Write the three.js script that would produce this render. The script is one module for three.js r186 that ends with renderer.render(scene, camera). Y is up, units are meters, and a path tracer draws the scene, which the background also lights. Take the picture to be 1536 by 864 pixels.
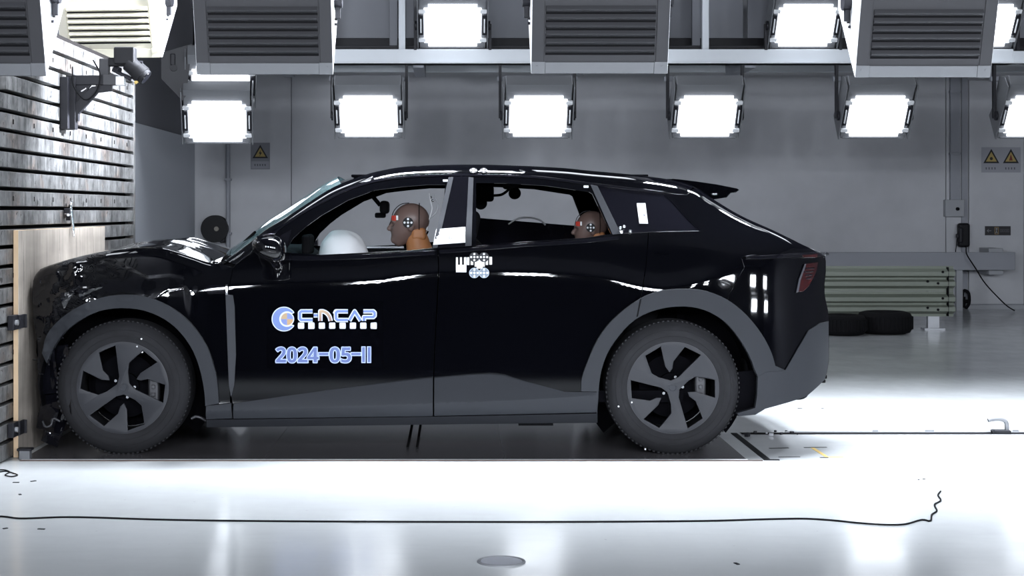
import * as THREE from 'three';
import { RoundedBoxGeometry } from 'three/addons/geometries/RoundedBoxGeometry.js';
import { mergeGeometries, mergeVertices, toCreasedNormals } from 'three/addons/utils/BufferGeometryUtils.js';
import { ImprovedNoise } from 'three/addons/math/ImprovedNoise.js';
import { MarchingCubes } from 'three/addons/objects/MarchingCubes.js';
import { RectAreaLightUniformsLib } from 'three/addons/lights/RectAreaLightUniformsLib.js';

// ---------------------------------------------------------------- camera, exposure
const scene = new THREE.Scene();
scene.background = new THREE.Color(0x000000);
const EYE = 1.27, FAR = 8.5, FOCAL = 2465, CX = 680, CY = 316;   // metres, metres to the car's near side, pixels
const camera = new THREE.PerspectiveCamera(2 * Math.atan(432 / FOCAL) * 180 / Math.PI, 1536 / 864, 0.1, 80);
camera.position.set(0, EYE, FAR);
camera.lookAt(0, EYE, -10);
camera.setViewOffset(1536, 864, 768 - CX, 432 - CY, 1536, 864);   // the lens is shifted, uprights stay upright
camera.updateProjectionMatrix();
const renderer = new THREE.WebGLRenderer({ antialias: true });
renderer.toneMapping = THREE.LinearToneMapping;
renderer.toneMappingExposure = 1.4;
renderer.shadowMap.enabled = true;
RectAreaLightUniformsLib.init();

// lamp strengths: radiance of the glass of each bank
const LUM = { far: 0.8, near: 5, cream: 130, barrier: 4600, rig: 82, over: 320 };
const LAMP_TINT = new THREE.Color().setRGB(0.86, 0.915, 1.0);

// ---------------------------------------------------------------- small helpers
let seed = 7;
const rnd = () => { seed = (seed * 1664525 + 1013904223) >>> 0; return seed / 4294967296; };
const rr = (a, b) => a + (b - a) * rnd();
const noise = new ImprovedNoise();
const fbm = (x, y, z, o = 4) => { let s = 0, a = 0.5, f = 1; for (let i = 0; i < o; i++) { s += a * noise.noise(x * f, y * f, z * f); a *= 0.5; f *= 2.03; } return s; };
const clamp = (x, a = 0, b = 1) => Math.min(b, Math.max(a, x));
const sstep = (a, b, x) => { const t = clamp((x - a) / (b - a)); return t * t * (3 - 2 * t); };
const lerp = (a, b, t) => a + (b - a) * t;
const R = d => d * Math.PI / 180;
const V3 = (x, y, z) => new THREE.Vector3(x, y, z);
// a photograph pixel measured at depth z gives metres
const at = (px, py, z) => [(px - CX) * (FAR - z) / FOCAL, EYE - (py - CY) * (FAR - z) / FOCAL, z];
const atFloor = (px, py) => { const d = EYE * FOCAL / (py - CY); return [(px - CX) * d / FOCAL, 0, FAR - d]; };

const taken = {};
function numbered(n) { if (!(n in taken)) { taken[n] = 0; return n; } taken[n]++; return `${n}_${String(taken[n]).padStart(3, '0')}`; }
function tag(o, label, category, group, kind) {
  if (label) o.userData.label = label;
  if (category) o.userData.category = category;
  if (group) o.userData.group = group;
  if (kind) o.userData.kind = kind;
  return o;
}
function shade(o) { o.castShadow = true; o.receiveShadow = true; return o; }
function thing(name, [x, y, z], label, category, group) {
  const o = new THREE.Group(); o.name = numbered(name); o.position.set(x, y, z); scene.add(o);
  return tag(o, label, category, group);
}
// a mesh under a parent; geometry is given in the parent's own axes
function part(parent, name, geo, mat, label) {
  const m = shade(new THREE.Mesh(Array.isArray(geo) ? merge(geo) : geo, mat));
  m.name = name; parent.add(m);
  if (label) m.userData.label = label;
  return m;
}
function solo(name, geo, mat, label, category, group, pos) {
  const m = shade(new THREE.Mesh(Array.isArray(geo) ? merge(geo) : geo, mat));
  m.name = numbered(name); scene.add(m);
  if (pos) { m.geometry.translate(-pos[0], -pos[1], -pos[2]); m.position.set(...pos); }
  return tag(m, label, category, group);
}
function struct(name, geo, mat) {
  const m = shade(new THREE.Mesh(Array.isArray(geo) ? merge(geo) : geo, mat));
  m.name = name; m.userData.kind = 'structure'; scene.add(m); return m;
}
function merge(list) {
  return mergeGeometries(list.map(g => {
    let q = g.index ? g.toNonIndexed() : g;
    if (!q.attributes.normal) q.computeVertexNormals();
    if (!q.attributes.uv) q.setAttribute('uv', new THREE.BufferAttribute(new Float32Array(q.attributes.position.count * 2), 2));
    for (const k of Object.keys(q.attributes)) if (!['position', 'normal', 'uv'].includes(k)) q.deleteAttribute(k);
    return q;
  }));
}
const box = (w, h, d, x = 0, y = 0, z = 0) => new THREE.BoxGeometry(w, h, d).translate(x, y, z);
const rbox = (w, h, d, r, x = 0, y = 0, z = 0, s = 2) => new RoundedBoxGeometry(w, h, d, s, Math.min(r, w / 2.01, h / 2.01, d / 2.01)).translate(x, y, z);
const span = (x0, x1, y0, y1, z0, z1, r = 0) => r ? rbox(x1 - x0, y1 - y0, z1 - z0, r, (x0 + x1) / 2, (y0 + y1) / 2, (z0 + z1) / 2) : box(x1 - x0, y1 - y0, z1 - z0, (x0 + x1) / 2, (y0 + y1) / 2, (z0 + z1) / 2);
function rod(a, b, r, n = 12, r2 = r) {
  const p = V3(...a), q = V3(...b), d = q.clone().sub(p);
  const g = new THREE.CylinderGeometry(r2, r, d.length(), n);
  g.applyQuaternion(new THREE.Quaternion().setFromUnitVectors(V3(0, 1, 0), d.clone().normalize()));
  return g.translate((p.x + q.x) / 2, (p.y + q.y) / 2, (p.z + q.z) / 2);
}
const tube = (pts, r, n = 40, k = 8) => new THREE.TubeGeometry(new THREE.CatmullRomCurve3(pts.map(p => V3(...p)), false, 'centripetal'), n, r, k);
const disc = (r, h, n = 32) => new THREE.CylinderGeometry(r, r, h, n).rotateX(Math.PI / 2);
function extrude(pts, depth, bevel = 0, holes = []) {
  const s = new THREE.Shape(pts.map(p => new THREE.Vector2(p[0], p[1])));
  for (const h of holes) s.holes.push(new THREE.Path(h.map(p => new THREE.Vector2(p[0], p[1]))));
  return new THREE.ExtrudeGeometry(s, { depth: depth - 2 * bevel, bevelEnabled: bevel > 0, bevelSize: bevel, bevelThickness: bevel, bevelSegments: 2, steps: 1, curveSegments: 12 }).translate(0, 0, bevel);
}
const curve = (pts, n = 6) => {                                     // a smooth line through 2-D points
  const c = new THREE.CatmullRomCurve3(pts.map(p => V3(p[0], p[1], 0)), false, 'centripetal');
  return c.getPoints((pts.length - 1) * n).map(p => [p.x, p.y]);
};

// ---------------------------------------------------------------- textures
function tex(w, h, fn, { srgb = true, rep } = {}) {
  const d = new Uint8Array(w * h * 4);
  for (let j = 0; j < h; j++) for (let i = 0; i < w; i++) { const c = fn(i / w, j / h); const k = (j * w + i) * 4; d[k] = clamp(c[0]) * 255; d[k + 1] = clamp(c[1]) * 255; d[k + 2] = clamp(c[2]) * 255; d[k + 3] = 255; }
  const t = new THREE.DataTexture(d, w, h); t.wrapS = t.wrapT = THREE.RepeatWrapping; t.magFilter = THREE.LinearFilter; t.minFilter = THREE.LinearFilter;
  if (srgb) t.colorSpace = THREE.SRGBColorSpace;
  if (rep) t.repeat.set(...rep);
  t.needsUpdate = true; return t;
}
// noise that repeats without a seam
const tile = (u, v, f, s = 0, o = 4) => {
  const n = (x, y) => fbm(x * f + s, y * f + s * 1.7, s * 3.1, o);
  const a = sstep(0.85, 1, u), b = sstep(0.85, 1, v);
  return lerp(lerp(n(u, v), n(u - 1, v), a), lerp(n(u, v - 1), n(u - 1, v - 1), a), b);
};
function canvas(w, h, draw) {
  const c = document.createElement('canvas'); c.width = w; c.height = h; const g = c.getContext('2d'); draw(g, w, h);
  const t = new THREE.CanvasTexture(c); t.colorSpace = THREE.SRGBColorSpace; return t;
}
// uv in metres for flat faces, from the way each face looks
function uvMetres(g, s = 1) {
  const q = g.index ? g.toNonIndexed() : g, p = q.attributes.position, n = q.attributes.normal, uv = new Float32Array(p.count * 2);
  for (let i = 0; i < p.count; i++) {
    const ax = Math.abs(n.getX(i)), ay = Math.abs(n.getY(i)), az = Math.abs(n.getZ(i));
    const [u, v] = ay >= ax && ay >= az ? [p.getX(i), p.getZ(i)] : ax >= az ? [p.getZ(i), p.getY(i)] : [p.getX(i), p.getY(i)];
    uv[2 * i] = u * s; uv[2 * i + 1] = v * s;
  }
  q.setAttribute('uv', new THREE.BufferAttribute(uv, 2)); return q;
}
const std = (r, g, b, roughness = 0.5, metalness = 0, more = {}) => new THREE.MeshStandardMaterial({ color: new THREE.Color().setRGB(r, g, b), roughness, metalness, side: THREE.DoubleSide, ...more });

const matt = (r, g, b, roughness, spec = 0.3, more = {}) => new THREE.MeshPhysicalMaterial({ color: new THREE.Color().setRGB(r, g, b), roughness, specularIntensity: spec, side: THREE.DoubleSide, ...more });

const steelTex = tex(512, 512, (u, v) => {                          // worn, stained plate steel
  const a = tile(u, v, 5, 1), b = tile(u, v, 22, 4), c = tile(u * 1, v, 3, 9), s = tile(u, v, 60, 14, 2), drip = tile(u, v * 0.12, 40, 3, 3);
  let k = 0.35 + a * 0.26 + b * 0.14 + s * 0.06 - Math.max(0, drip) * 0.42;
  const rust = sstep(0.04, 0.34, c + b * 0.4);
  if (b + s * 0.5 > 0.36) k -= 0.25;
  return [k * lerp(1, 1.02, rust), k * lerp(1, 0.93, rust), k * lerp(1.0, 0.88, rust)];
});
const steelRough = tex(256, 256, (u, v) => { const k = 0.52 + tile(u, v, 9, 2) * 0.4 + tile(u, v, 30, 6) * 0.2; return [k, k, k]; }, { srgb: false });
const floorTex = tex(1024, 1024, (u, v) => {                        // sealed floor: faint mottling, scuffs, tyre rubber
  const a = tile(u, v, 4, 2), b = tile(u, v, 26, 5), c = tile(u * 0.2, v, 60, 8, 3), d = tile(u, v, 90, 3, 2);
  let k = 0.80 + a * 0.02 + b * 0.015 + Math.min(0, c) * 0.02;
  if (d > 0.47) k -= 0.08;
  return [k * 0.985, k, k * 1.005];
});
const floorRough = tex(512, 512, (u, v) => { const k = 0.165 + tile(u, v, 7, 3) * 0.07 + tile(u, v * 0.3, 40, 9, 3) * 0.03; return [k, k, k]; }, { srgb: false });
const plyTex = tex(512, 512, (u, v) => {                            // rotary-cut birch face
  const g = tile(u * 0.35, v, 18, 5, 4), f = tile(u, v * 0.08, 40, 2, 3), st = tile(u, v, 5, 7, 3);
  const k = 0.60 + g * 0.08 + f * 0.12 + st * 0.10 - (f > 0.3 ? 0.16 : 0);
  return [k, k * 0.945, k * 0.885];
});
const rubberTex = tex(256, 256, (u, v) => { const k = 0.20 + tile(u, v, 8, 3) * 0.05 + tile(u, v, 40, 7) * 0.03; return [k, k, k * 1.03]; });
const grainTex = tex(256, 256, (u, v) => { const k = 0.5 + tile(u, v, 50, 3, 3) * 0.9; return [k, k, k]; }, { srgb: false });
const wallTex = tex(512, 512, (u, v) => { const k = 0.745 + tile(u, v, 3, 6) * 0.05 + tile(u, v, 14, 2) * 0.03; return [k * 0.985, k * 0.99, k * 1.01]; });

// ---------------------------------------------------------------- materials
const M = {
  paint: std(0.0014, 0.0015, 0.0024, 0.035),
  gloss: std(0.004, 0.004, 0.006, 0.06),
  clad: matt(0.025, 0.027, 0.032, 0.62, 0.4, { bumpMap: grainTex, bumpScale: 0.0002 }),
  cladDark: matt(0.014, 0.015, 0.018, 0.6),
  trim: matt(0.040, 0.042, 0.048, 0.6),
  cover: matt(0.030, 0.031, 0.036, 0.5, 0.5),
  black: matt(0.007, 0.007, 0.008, 0.85, 0.2),
  liner: matt(0.003, 0.003, 0.004, 0.95, 0.05),
  seat: matt(0.007, 0.007, 0.008, 0.9, 0.1),
  tyre: matt(0.9, 0.9, 0.9, 0.8, 0.4, { map: rubberTex, color: new THREE.Color().setRGB(0.52, 0.52, 0.55) }),
  chrome: std(0.75, 0.76, 0.78, 0.12, 1),
  brake: std(0.06, 0.06, 0.065, 0.4, 0.6),
  tintGlass: new THREE.MeshPhysicalMaterial({ color: new THREE.Color().setRGB(0.08, 0.085, 0.10), roughness: 0.04, transmission: 0.9, thickness: 0, ior: 1.5, side: THREE.DoubleSide }),
  darkGlass: std(0.005, 0.005, 0.008, 0.04),
  screenGlass: new THREE.MeshPhysicalMaterial({ color: new THREE.Color().setRGB(0.36, 0.56, 0.58), roughness: 0.03, transmission: 0.75, thickness: 0, ior: 1.5, side: THREE.DoubleSide }),
  redLens: new THREE.MeshPhysicalMaterial({ color: new THREE.Color().setRGB(0.03, 0.002, 0.002), roughness: 0.15, clearcoat: 1, side: THREE.DoubleSide }),
  white: std(0.82, 0.83, 0.84, 0.6),
  paper: std(0.85, 0.85, 0.84, 0.8),
  airbag: std(0.82, 0.83, 0.85, 0.85),
  steel: std(1, 1, 1, 1, 0.25, { map: steelTex, roughnessMap: steelRough }),
  slot: matt(0.010, 0.009, 0.009, 0.9, 0.1),
  darkSteel: matt(0.014, 0.014, 0.018, 0.5, 0.5),
  galv: std(0.42, 0.43, 0.45, 0.42, 0.7),
  ply: std(1, 1, 1, 0.7, 0, { map: plyTex }),
  plyEdge: std(0.62, 0.45, 0.29, 0.8),
  floor: std(1, 1, 1, 1, 0, { map: floorTex, roughnessMap: floorRough }),
  wall: std(0.95, 0.95, 0.95, 0.75, 0, { map: wallTex }),
  wallDark: std(0.16, 0.16, 0.18, 0.85),
  wallLow: std(0.50, 0.52, 0.56, 0.7),
  ceiling: std(0.05, 0.05, 0.055, 0.9),
  blackout: matt(0.010, 0.010, 0.011, 0.95, 0.05),
  lampGrey: matt(0.052, 0.052, 0.056, 0.55, 0.4),
  lampLight: std(0.17, 0.175, 0.185, 0.45, 0.1),
  lampWhite: std(0.80, 0.81, 0.82, 0.45),
  cream: std(0.74, 0.70, 0.56, 0.5),
  beam: std(0.66, 0.69, 0.72, 0.5),
  beamGrey: std(0.28, 0.29, 0.32, 0.6),
  guard: std(0.17, 0.19, 0.155, 0.5),
  wallBox: std(0.33, 0.34, 0.36, 0.6),
  plate: std(0.09, 0.085, 0.09, 0.2, 0),
    yellow: std(0.62, 0.44, 0.13, 0.6),
  hydrant: matt(0.009, 0.009, 0.011, 0.6, 0.5),
};
const glow = (f) => new THREE.MeshStandardMaterial({ color: 0x000000, emissive: LAMP_TINT, emissiveIntensity: f, roughness: 1 });

// ================================================================ THE HALL
const XL = -3.37, XR = 10, ZB = -12.8, ZF = 13.5, HC = 6;
struct('floor', uvMetres(span(XL - 0.3, XR + 0.3, -0.3, 0, ZB - 0.3, ZF + 0.3), 0.35), M.floor);
struct('ceiling', span(XL - 0.3, XR + 0.3, HC, HC + 0.3, ZB - 0.3, ZF + 0.3), M.ceiling);
struct('wall_right', span(XR, XR + 0.3, 0, HC, ZB - 0.3, ZF + 0.3), M.wallDark);
struct('wall_front', span(XL - 0.3, XR + 0.3, 0, HC, ZF, ZF + 0.3), M.blackout);
const wallLeft = struct('wall_left', span(XL - 0.3, XL, 0, HC, ZB, ZF), M.wallDark);
part(wallLeft, 'dado_panel', span(XL, XL + 0.02, 0, 2.2, ZB, -3.3, 0.004), M.wallLow);
const wallBack = struct('wall_back', span(XL - 0.3, XR + 0.3, 0, HC, ZB - 0.3, ZB - 0.03), M.wallDark);
{
  const e = [290, 344, 437, 1419, 1640].map(px => at(px, 0, ZB)[0]);
  for (let i = 0; i + 1 < e.length; i++) part(wallBack, i ? `wall_panel_${String(i).padStart(3, '0')}` : 'wall_panel', uvMetres(span(e[i] + 0.004, e[i + 1] - 0.004, 0, HC - 0.01, ZB - 0.03, ZB, 0.006), 0.3), M.wall);
  part(wallBack, 'corner_post', span(XL + 0.02, e[0], 0, HC - 0.01, ZB - 0.03, ZB + 0.001), M.beamGrey);
}
struct('trim_1', span(at(1450, 0, ZB)[0], XR, 0.0, 0.05, ZB, ZB + 0.07), M.wallBox);
{
  const [x0] = at(1452, 0, ZB), [x1] = at(1534, 0, ZB);
  const d = struct('door_1', uvMetres(span(x0, x1, 0.06, 2.96, ZB, ZB + 0.05, 0.01), 0.3), M.wall);
  part(d, 'door_frame', [span(x0 - 0.09, x0 - 0.015, 0.0, 3.0, ZB, ZB + 0.03), span(x1 + 0.01, x1 + 0.07, 0.0, 3.0, ZB, ZB + 0.03), span(x0, x1, 0.05, 0.062, ZB, ZB + 0.03)], M.beamGrey);
}

// ---------------------------------------------------------------- flood lamps: a tilted box with a glowing glass, on two arms
const rect = (w, h, L, parent, x, y, z, ry = Math.PI, rx = 0) => {
  const l = new THREE.RectAreaLight(LAMP_TINT, L, w, h);
  l.position.set(x, y, z); l.rotation.set(rx, ry, 0, 'YXZ'); l.castShadow = true; parent.add(l); return l;
};
const glassFar = glow(3.5);
function floodLamp([x, y, z], { tilt = 37, turn = 0, up = 0.55, arms = true, L = LUM.far }, label) {
  const t = thing('flood_lamp', [x, y, z], label, 'lamp', 'flood lamps hung from the gantries');
  t.rotation.y = R(turn);
  const prof = [[-0.33, -0.17], [-0.02, -0.27], [0.0, -0.285], [0.0, 0.285], [0.02, 0.40], [-0.10, 0.43], [-0.33, 0.28]];   // (z, y)
  const h = part(t, 'housing', extrude(prof.map(([a, b]) => [-a, b]), 0.70, 0.006).rotateY(Math.PI / 2).translate(-0.35, 0, 0), M.lampLight);
  h.rotation.x = R(tilt);
  for (const s of [-1, 1]) {
    part(h, 'side_plate', extrude([[-0.30, -0.20], [0.03, -0.29], [0.045, 0.29], [0.03, 0.38], [-0.12, 0.40]].map(([a, b]) => [-a, b]), 0.012).rotateY(Math.PI / 2).translate(s * 0.372 - 0.006, 0, 0), M.lampLight);
    part(h, 'handle', [rbox(0.05, 0.24, 0.02, 0.006, s * 0.338, 0, 0.012), ], M.darkSteel);
    part(h, 'handle_grip', rbox(0.014, 0.17, 0.02, 0.006, s * 0.338, 0, 0.026), M.lampWhite);
    for (const q of [-1, 1]) part(h, 'clip', rbox(0.075, 0.045, 0.03, 0.008, s * 0.325, q * 0.175, 0.022), M.lampWhite);
    if (arms) part(t, 'arm', [up > 0 ? box(0.03, up + 0.05, 0.05, s * 0.40, up / 2, -0.12) : box(0.03, 0.28, 0.05, s * 0.40, -0.12, -0.12), disc(0.05, 0.02, 16).rotateY(Math.PI / 2).translate(s * 0.392, 0, -0.08)], M.darkSteel);
  }
  if (arms && up > 0) part(t, 'crossbar', box(0.86, 0.05, 0.06, 0, up - 0.12, -0.16), M.beamGrey);
  if (up < 0) part(t, 'foot', box(0.70, 0.03, 0.10, 0, up + 0.01, -0.18), M.darkSteel);
  const gl = [];
  const w = 0.300, b = 0.250, c = 0.045;
  gl.push([-w + c, -b], [w - c, -b], [w - c, -b + c], [w, -b + c], [w, b - c], [w - c, b - c], [w - c, b], [-w + c, b], [-w + c, b - c], [-w, b - c], [-w, -b + c], [-w + c, -b + c]);
  part(h, 'lamp_glass', extrude(gl, 0.022, 0.004).translate(0, 0, 0.004), glassFar);
  part(h, 'bottom_rail', box(0.66, 0.014, 0.03, 0, -0.275, 0.012), M.lampLight);
  rect(0.60, 0.46, L, h, 0, 0, 0.04);
  return t;
}
const ZG = -9;
for (const [px, label] of [[553, 'lower back-row flood lamp right of the stacked pair, above the driver window of the car'], [807, 'lower back-row flood lamp hanging straight above the middle of the black car roof'], [1060, 'lower back-row flood lamp hanging above the rear spoiler of the black car'], [1315, 'lower back-row flood lamp under the louvred housing at right'], [1553, 'lower back-row flood lamp cut by the right edge of the photo']])
  floodLamp(at(px, 173, ZG), { up: 0.52 }, label);
for (const [px, label] of [[679, 'upper back-row flood lamp standing on the white beam left of the middle louvred housing'], [1208, 'upper back-row flood lamp on the white beam left of the right louvred housing'], [1476, 'upper back-row flood lamp peeking out right of the right louvred housing'], [943, 'upper back-row flood lamp hidden behind the middle louvred housing'], [415, 'upper back-row flood lamp hidden behind the left louvred housing']])
  floodLamp(at(px, 37, ZG), { up: -0.26 }, label);
floodLamp(at(326, 181, ZG), { up: 0.7, turn: 6, arms: false }, 'lower of the two stacked flood lamps at far left above the warning sign');
{
  const t = floodLamp(at(331, 128, ZG), { up: 0.5, turn: 9, tilt: 40, arms: false }, 'upper of the two stacked flood lamps at far left, with a broad grey side plate');
  part(t, 'mounting_plate', [extrude([[-0.62, 0.32], [-0.30, 0.42], [-0.36, -0.12], [-0.40, -0.18], [-0.62, 0.05]], 0.02).translate(0, 0, 0.16), ...[[-0.52, 0.02], [-0.5, -0.02], [-0.46, 0.08]].map(([a, b]) => disc(0.01, 0.03, 10).translate(a, b + 0.05, 0.17))], M.lampGrey);
  part(t, 'knob', [rbox(0.05, 0.12, 0.05, 0.01, -0.50, 0.25, 0.20), disc(0.035, 0.05, 14).translate(-0.49, 0.16, 0.2)], M.darkSteel);
}

// ---------------------------------------------------------------- gantry that carries them
{
  const g = thing('lamp_gantry', [3, 2.84, ZG - 0.25], 'white horizontal steel beam with a dark walkway behind the upper lamps', 'gantry');
  const o = [3, 2.84, ZG - 0.25];
  const S = (x0, x1, y0, y1, z0, z1, r = 0.004) => span(x0 - o[0], x1 - o[0], y0 - o[1], y1 - o[1], z0 - o[2], z1 - o[2], r);
  part(g, 'front_beam', [S(-2.3, 6.0, 2.845, 3.00, ZG - 0.3, ZG - 0.1), S(6.0, 9, 2.85, 2.98, ZG - 0.3, ZG - 0.1), S(-2.3, 9, 2.845, 2.862, ZG - 0.3, ZG - 0.06)], M.beam);
  part(g, 'walkway_deck', S(-2.3, 9, 3.03, 3.06, ZG - 2.2, ZG - 0.3), M.darkSteel);
  part(g, 'toe_board', S(-2.3, 9, 3.13, 3.23, ZG - 1.2, ZG - 1.16), M.darkSteel);
  part(g, 'back_beam', S(-2.3, 9, 2.885, 2.965, ZG - 1.7, ZG - 1.6), M.beam);
  part(g, 'back_panel', [0, 1, 2, 3, 4, 5].map(i => S(-2.28 + i * 1.88, -2.3 + (i + 1) * 1.88 - 0.03, 3.24, 3.85, ZG - 1.3, ZG - 1.26)), M.beamGrey);
  for (const px of [603, 1058]) part(g, 'post', [S(at(px - 5, 0, ZG - 0.2)[0], at(px + 5, 0, ZG - 0.2)[0], 3.0, 5.95, ZG - 0.26, ZG - 0.18), ...[3.1, 3.25, 3.4].map(y => disc(0.008, 0.01, 8).translate(at(px, 0, ZG - 0.2)[0] - o[0], y - o[1], ZG - 0.18 - o[2]))], M.beam);
  for (const px of [590, 1045]) part(g, 'rear_post', S(at(px - 6, 0, ZG - 0.9)[0], at(px + 6, 0, ZG - 0.9)[0], 3.05, 5.95, ZG - 1.0, ZG - 0.94), M.beamGrey);
  for (const x of [-1.9, -0.38, 1.42, 3.22, 5.03]) part(g, 'hanger_bracket', S(x - 0.06, x + 0.06, 2.82, 2.97, ZG - 1.59, ZG - 0.32), M.beamGrey);
  part(g, 'top_beam', S(-2.3, 9, 4.0, 4.15, ZG - 0.3, ZG - 0.1), M.beam);
}

// ---------------------------------------------------------------- louvred lamps nearer the camera, seen from behind
const glassNear = glow(5);
function louvredLamp([x, y, z], W, turn, mats, label, L) {
  const t = thing('louvred_lamp', [x, y, z], label, 'lamp', 'louvred lamp housings over the car');
  t.rotation.y = R(turn);
  const [body, strip, side] = mats, tilt = Math.atan2(0.145, 0.42), H = 0.445;
  const prof = [[0, 0], [0.150, 0.44], [0.10, 0.50], [-0.36, 0.46], [-0.37, 0.42]];
  const h = part(t, 'housing', extrude(prof.map(([a, b]) => [-a, b]), W - 0.03, 0.003).rotateY(Math.PI / 2).translate(-(W - 0.03) / 2, 0, 0), body);
  const onBack = g => g.rotateX(tilt);                              // laid on the sloping back
  part(h, 'bottom_strip', onBack(merge([rbox(W * 0.80, 0.062, 0.012, 0.003, 0, 0.031, 0.004), rbox(W * 0.10, 0.066, 0.016, 0.003, -W * 0.45, 0.032, 0.004), rbox(W * 0.10, 0.066, 0.016, 0.003, W * 0.45, 0.032, 0.004), disc(0.006, 0.012, 10).translate(-W * 0.46, 0.04, 0.01), disc(0.006, 0.012, 10).translate(W * 0.46, 0.04, 0.01)])), strip);
  for (const s of [-1, 1]) part(h, 'back_frame', onBack(rbox(W * 0.09, H - 0.07, 0.01, 0.003, s * W * 0.455, 0.25, 0.003)), body);
  for (let i = 0; i < 6; i++) part(h, 'slat', onBack(extrude([[0, 0.0], [-0.020, 0.011], [-0.023, 0.015], [-0.020, 0.019], [0, 0.034]].map(([a, b]) => [a, b]), W * 0.80, 0.0015).rotateY(Math.PI / 2).translate(-W * 0.40, 0.115 + i * 0.0445, 0.0)), body);
  for (let i = 0; i < 6; i++) part(h, 'air_slot', onBack(rbox(W * 0.80, 0.013, 0.004, 0.001, 0, 0.1075 + i * 0.0445, 0.0015)), M.black);
  part(h, 'top_cap', span(-W / 2, W / 2, 0.452, 0.53, -0.30, 0.135, 0.02), M.darkSteel);
  for (const s of [-1, 1]) {
    part(h, 'side_plate', extrude([[0.004, 0.0], [0.155, 0.445], [0.10, 0.50], [-0.37, 0.47], [-0.385, 0.42]].map(([a, b]) => [-a, b]), 0.014, 0.002).rotateY(Math.PI / 2).translate(s * (W / 2 - 0.005) - 0.007, 0, 0), side);
    part(t, 'yoke', [rbox(0.02, 0.42, 0.05, 0.006, s * (W / 2 + 0.03), 0.62, -0.10), disc(0.05, 0.045, 18).rotateY(Math.PI / 2).translate(s * (W / 2 + 0.022), 0.42, -0.10), rbox(0.03, 0.10, 0.03, 0.006, s * (W / 2 + 0.02), 0.36, -0.10), ...[0.28, 0.31].map((q, i) => disc(0.008, 0.02, 8).rotateY(Math.PI / 2).translate(s * (W / 2 + 0.005), q, -0.09 - i * 0.03))], M.darkSteel);
  }
  const a = Math.atan2(0.37, 0.42), L2 = 0.52;
  const gl = part(h, 'lamp_glass', rbox(W - 0.14, L2 - 0.08, 0.01, 0.004, 0, 0, 0), glassNear);
  gl.position.set(0, 0.21 - 0.004, -0.185 - 0.006); gl.rotation.set(-a, 0, 0);
  gl.rotation.set(-a, 0, 0);
  const l = new THREE.RectAreaLight(LAMP_TINT, L, W - 0.14, L2 - 0.10); l.castShadow = true;
  l.position.set(0, 0.21 - 0.024, -0.185 - 0.026); l.lookAt(0, 0.21 - 0.024 - Math.sin(a), -0.185 - 0.026 - Math.cos(a)); h.add(l);
  part(t, 'crossbar', span(-W / 2 - 0.04, W / 2 + 0.04, 0.82, 0.88, -0.13, -0.07, 0.005), M.darkSteel);
  part(t, 'drop_rod', rod([0, 0.88, -0.10], [0, HC - y, -0.10], 0.02, 10), M.darkSteel);
  return t;
}
const greys = [M.lampGrey, M.lampLight, M.lampWhite];
louvredLamp([-2.40, 1.945, 0.30], 0.74, 0, greys, 'dark grey louvred lamp housing cut by the left edge above the barrier', LUM.near);
louvredLamp([-1.02, 2.01, -0.4], 0.735, 0, greys, 'dark grey louvred lamp housing above the windscreen of the car', LUM.near);
louvredLamp([0.79, 2.015, -0.4], 0.735, 0, greys, 'dark grey louvred lamp housing in the middle, above the car roof', LUM.near);
louvredLamp([2.54, 1.995, -0.4], 0.73, 0, greys, 'dark grey louvred lamp housing at right, behind and above the tailgate', LUM.near);
louvredLamp([-2.45, 2.37, -3.3], 0.74, -6, [M.cream, M.cream, M.lampWhite], 'cream louvred lamp housing above the camera bracket on the barrier', LUM.cream);

// ---------------------------------------------------------------- second gantry, behind the camera: the far rig in mirror image
const ORD = ['first', 'second', 'third', 'fourth', 'fifth', 'sixth', 'seventh'];
for (const [i, x] of [-2.7, -0.9, 0.9, 2.7, 4.5, 6.3, 8.1].entries()) for (const y of [2.5, 3.4])
  floodLamp([x, y, 9.6], { turn: 180, tilt: 30, up: 0.45, L: LUM.rig }, `${ORD[i]} flood lamp from the barrier, ${y > 3 ? 'upper' : 'lower'} row behind the camera`);
// ---------------------------------------------------------------- deep ceiling lamps straight over the crash zone
function boxLamp(pos, target, L, label, D = 0.62) {
  const t = thing('ceiling_lamp', pos, label, 'lamp', 'deep box lamps over the crash zone');
  const d = V3(...target).sub(V3(...pos)).normalize();
  t.quaternion.setFromUnitVectors(V3(0, -1, 0), d);
  if (d.y > -0.9) t.quaternion.multiply(new THREE.Quaternion().setFromAxisAngle(V3(0, 1, 0), Math.PI / 2));   // long side level
  part(t, 'skirt', [span(-0.57, -0.55, 0, D, -0.27, 0.27), span(0.55, 0.57, 0, D, -0.27, 0.27), span(-0.57, 0.57, 0, D, -0.27, -0.25), span(-0.57, 0.57, 0, D, 0.25, 0.27), span(-0.57, 0.57, D, D + 0.02, -0.27, 0.27)], M.blackout);
  part(t, 'lamp_glass', span(-0.50, 0.50, D - 0.03, D - 0.02, -0.20, 0.20), glassNear);
  rect(0.98, 0.38, L, t, 0, D - 0.045, 0, 0, -Math.PI / 2);
  const up = V3(0, 1, 0).applyQuaternion(t.quaternion.clone().invert()), top = V3(0, D + 0.01, 0);
  part(t, 'drop_rod', rod(top.toArray(), top.clone().addScaledVector(up, HC - pos[1] - (D + 0.01) * -d.y).toArray(), 0.02, 10), M.darkSteel);
}
for (const [i, x] of [-0.5, 0.7, 1.9, 3.1, 4.3].entries()) boxLamp([x, 4.3, -0.8], [x, 0, -0.8], LUM.over, `deep box lamp facing down over the crash zone, ${ORD[i]} from the barrier`);
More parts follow.
